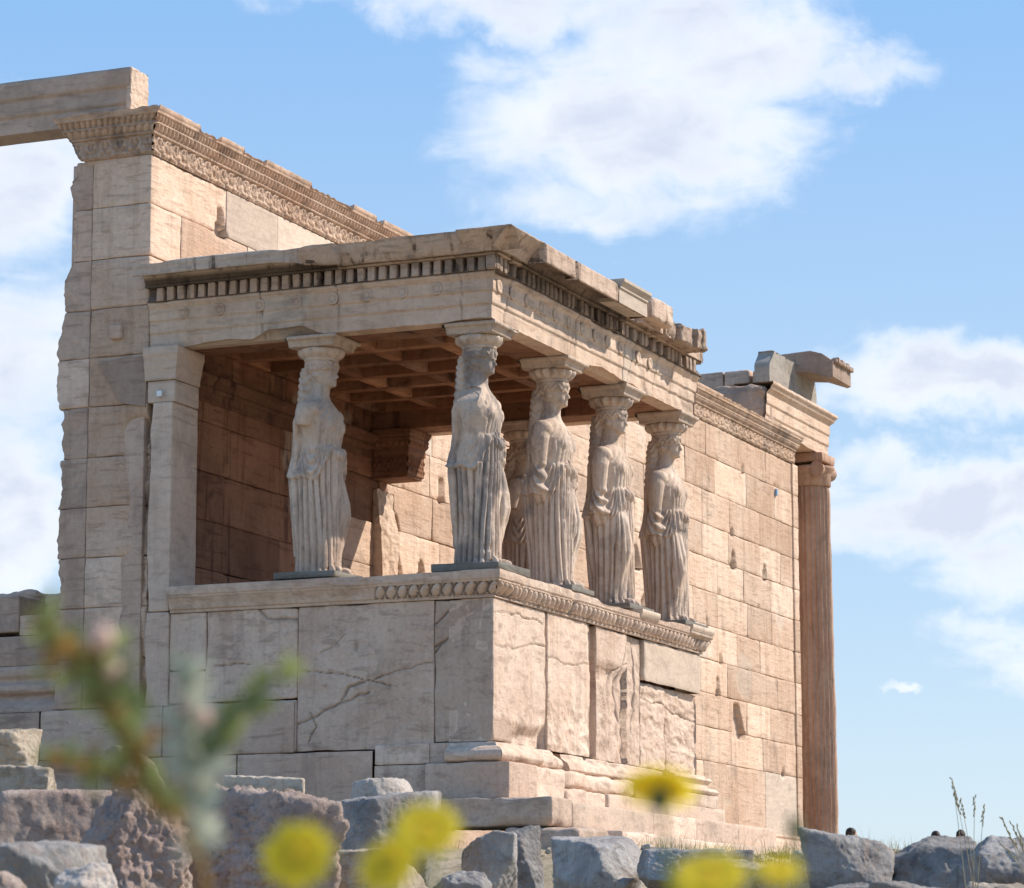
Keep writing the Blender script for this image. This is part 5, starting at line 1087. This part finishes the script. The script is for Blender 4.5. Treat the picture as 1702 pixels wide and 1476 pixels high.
t = thing('bud_stem', root_path([(-24.077, -10.56, -3.396)])[0], 'blurred greenish stem with a closed bud beside the far column foot', 'wildflower', GF)
stemmed(t, [(-24.077, -10.56, -3.396), (-24.088, -10.56, -3.334), (-24.095, -10.56, -3.300)]); bd = MB(); ell(bd, (-24.096, -10.56, -3.297), (.004, .004, .008)); bd.build('bud', M_cal, t)
MP = thing('leafy_plant', root_path([(-24.294, -10.326, -3.353)])[0], 'blurred branching plant with green leaves, silvery shoots and pinkish buds at the left', 'plant')
ST = dict(main=[(-24.294, -10.326, -3.353), (-24.301, -10.324, -3.319), (-24.309, -10.316, -3.299), (-24.325, -10.31, -3.283), (-24.342, -10.305, -3.263), (-24.35, -10.296, -3.241), (-24.365, -10.29, -3.229), (-24.38, -10.287, -3.219), (-24.383, -10.283, -3.209)],
 b1=[(-24.347, -10.3, -3.248), (-24.351, -10.298, -3.228), (-24.363, -10.301, -3.215)], b2=[(-24.325, -10.31, -3.283), (-24.326, -10.285, -3.276), (-24.335, -10.266, -3.271), (-24.338, -10.26, -3.267)],
 b3=[(-24.301, -10.325, -3.319), (-24.289, -10.315, -3.286), (-24.285, -10.309, -3.262), (-24.281, -10.303, -3.241), (-24.274, -10.302, -3.22)],
 b4=[(-24.289, -10.315, -3.286), (-24.281, -10.32, -3.262), (-24.271, -10.323, -3.246), (-24.259, -10.332, -3.232), (-24.246, -10.343, -3.216)])
for k, pts in ST.items():
    stemmed(MP, pts, .0026 if k == 'main' else .0016, .0012 if k == 'main' else .001, root=(k == 'main'), mat=M_brn if k in ('main', 'b2') else M_sil)
    P_ = np.array(pts); r = np.random.RandomState(len(k) + int(P_[0, 2] * 1000) % 7); nl = {'main': 90, 'b1': 26, 'b2': 24, 'b3': 88, 'b4': 30}[k]
    mat = {'b3': M_sil}.get(k, M_leaf)
    for j in range(nl):
        u = r.uniform(.25 if k == 'main' else .1, 1) * (len(P_) - 1.001); i0 = int(u); q = P_[i0] + (P_[i0 + 1] - P_[i0]) * (u - i0)
        d = r.normal(0, .8, 3) + [0, 0, .7]; lf = MB(); leaf(lf, q, d, r.uniform(.010, .024), r.uniform(.004, .009), j); lf.build('leaf', M_brn if (k in ('main', 'b2') and r.rand() < .3) else mat, MP)
for p, rr in (((-24.363, -10.301, -3.213), .0062), ((-24.352, -10.299, -3.227), .0058), ((-24.35, -10.298, -3.231), .0045), ((-24.281, -10.303, -3.240), .005), ((-24.284, -10.313, -3.245), .0045)):
    bd = MB(); ell(bd, p, (rr, rr, rr * 1.15)); bd.build('bud', M_pink, MP)
for p, rr in (((-24.347, -10.300, -3.246), .005), ((-24.338, -10.262, -3.268), .005), ((-24.328, -10.29, -3.272), .006)):
    bd = MB(); ell(bd, p, (rr, rr, rr)); bd.build('withered_bud', M_brn, MP)
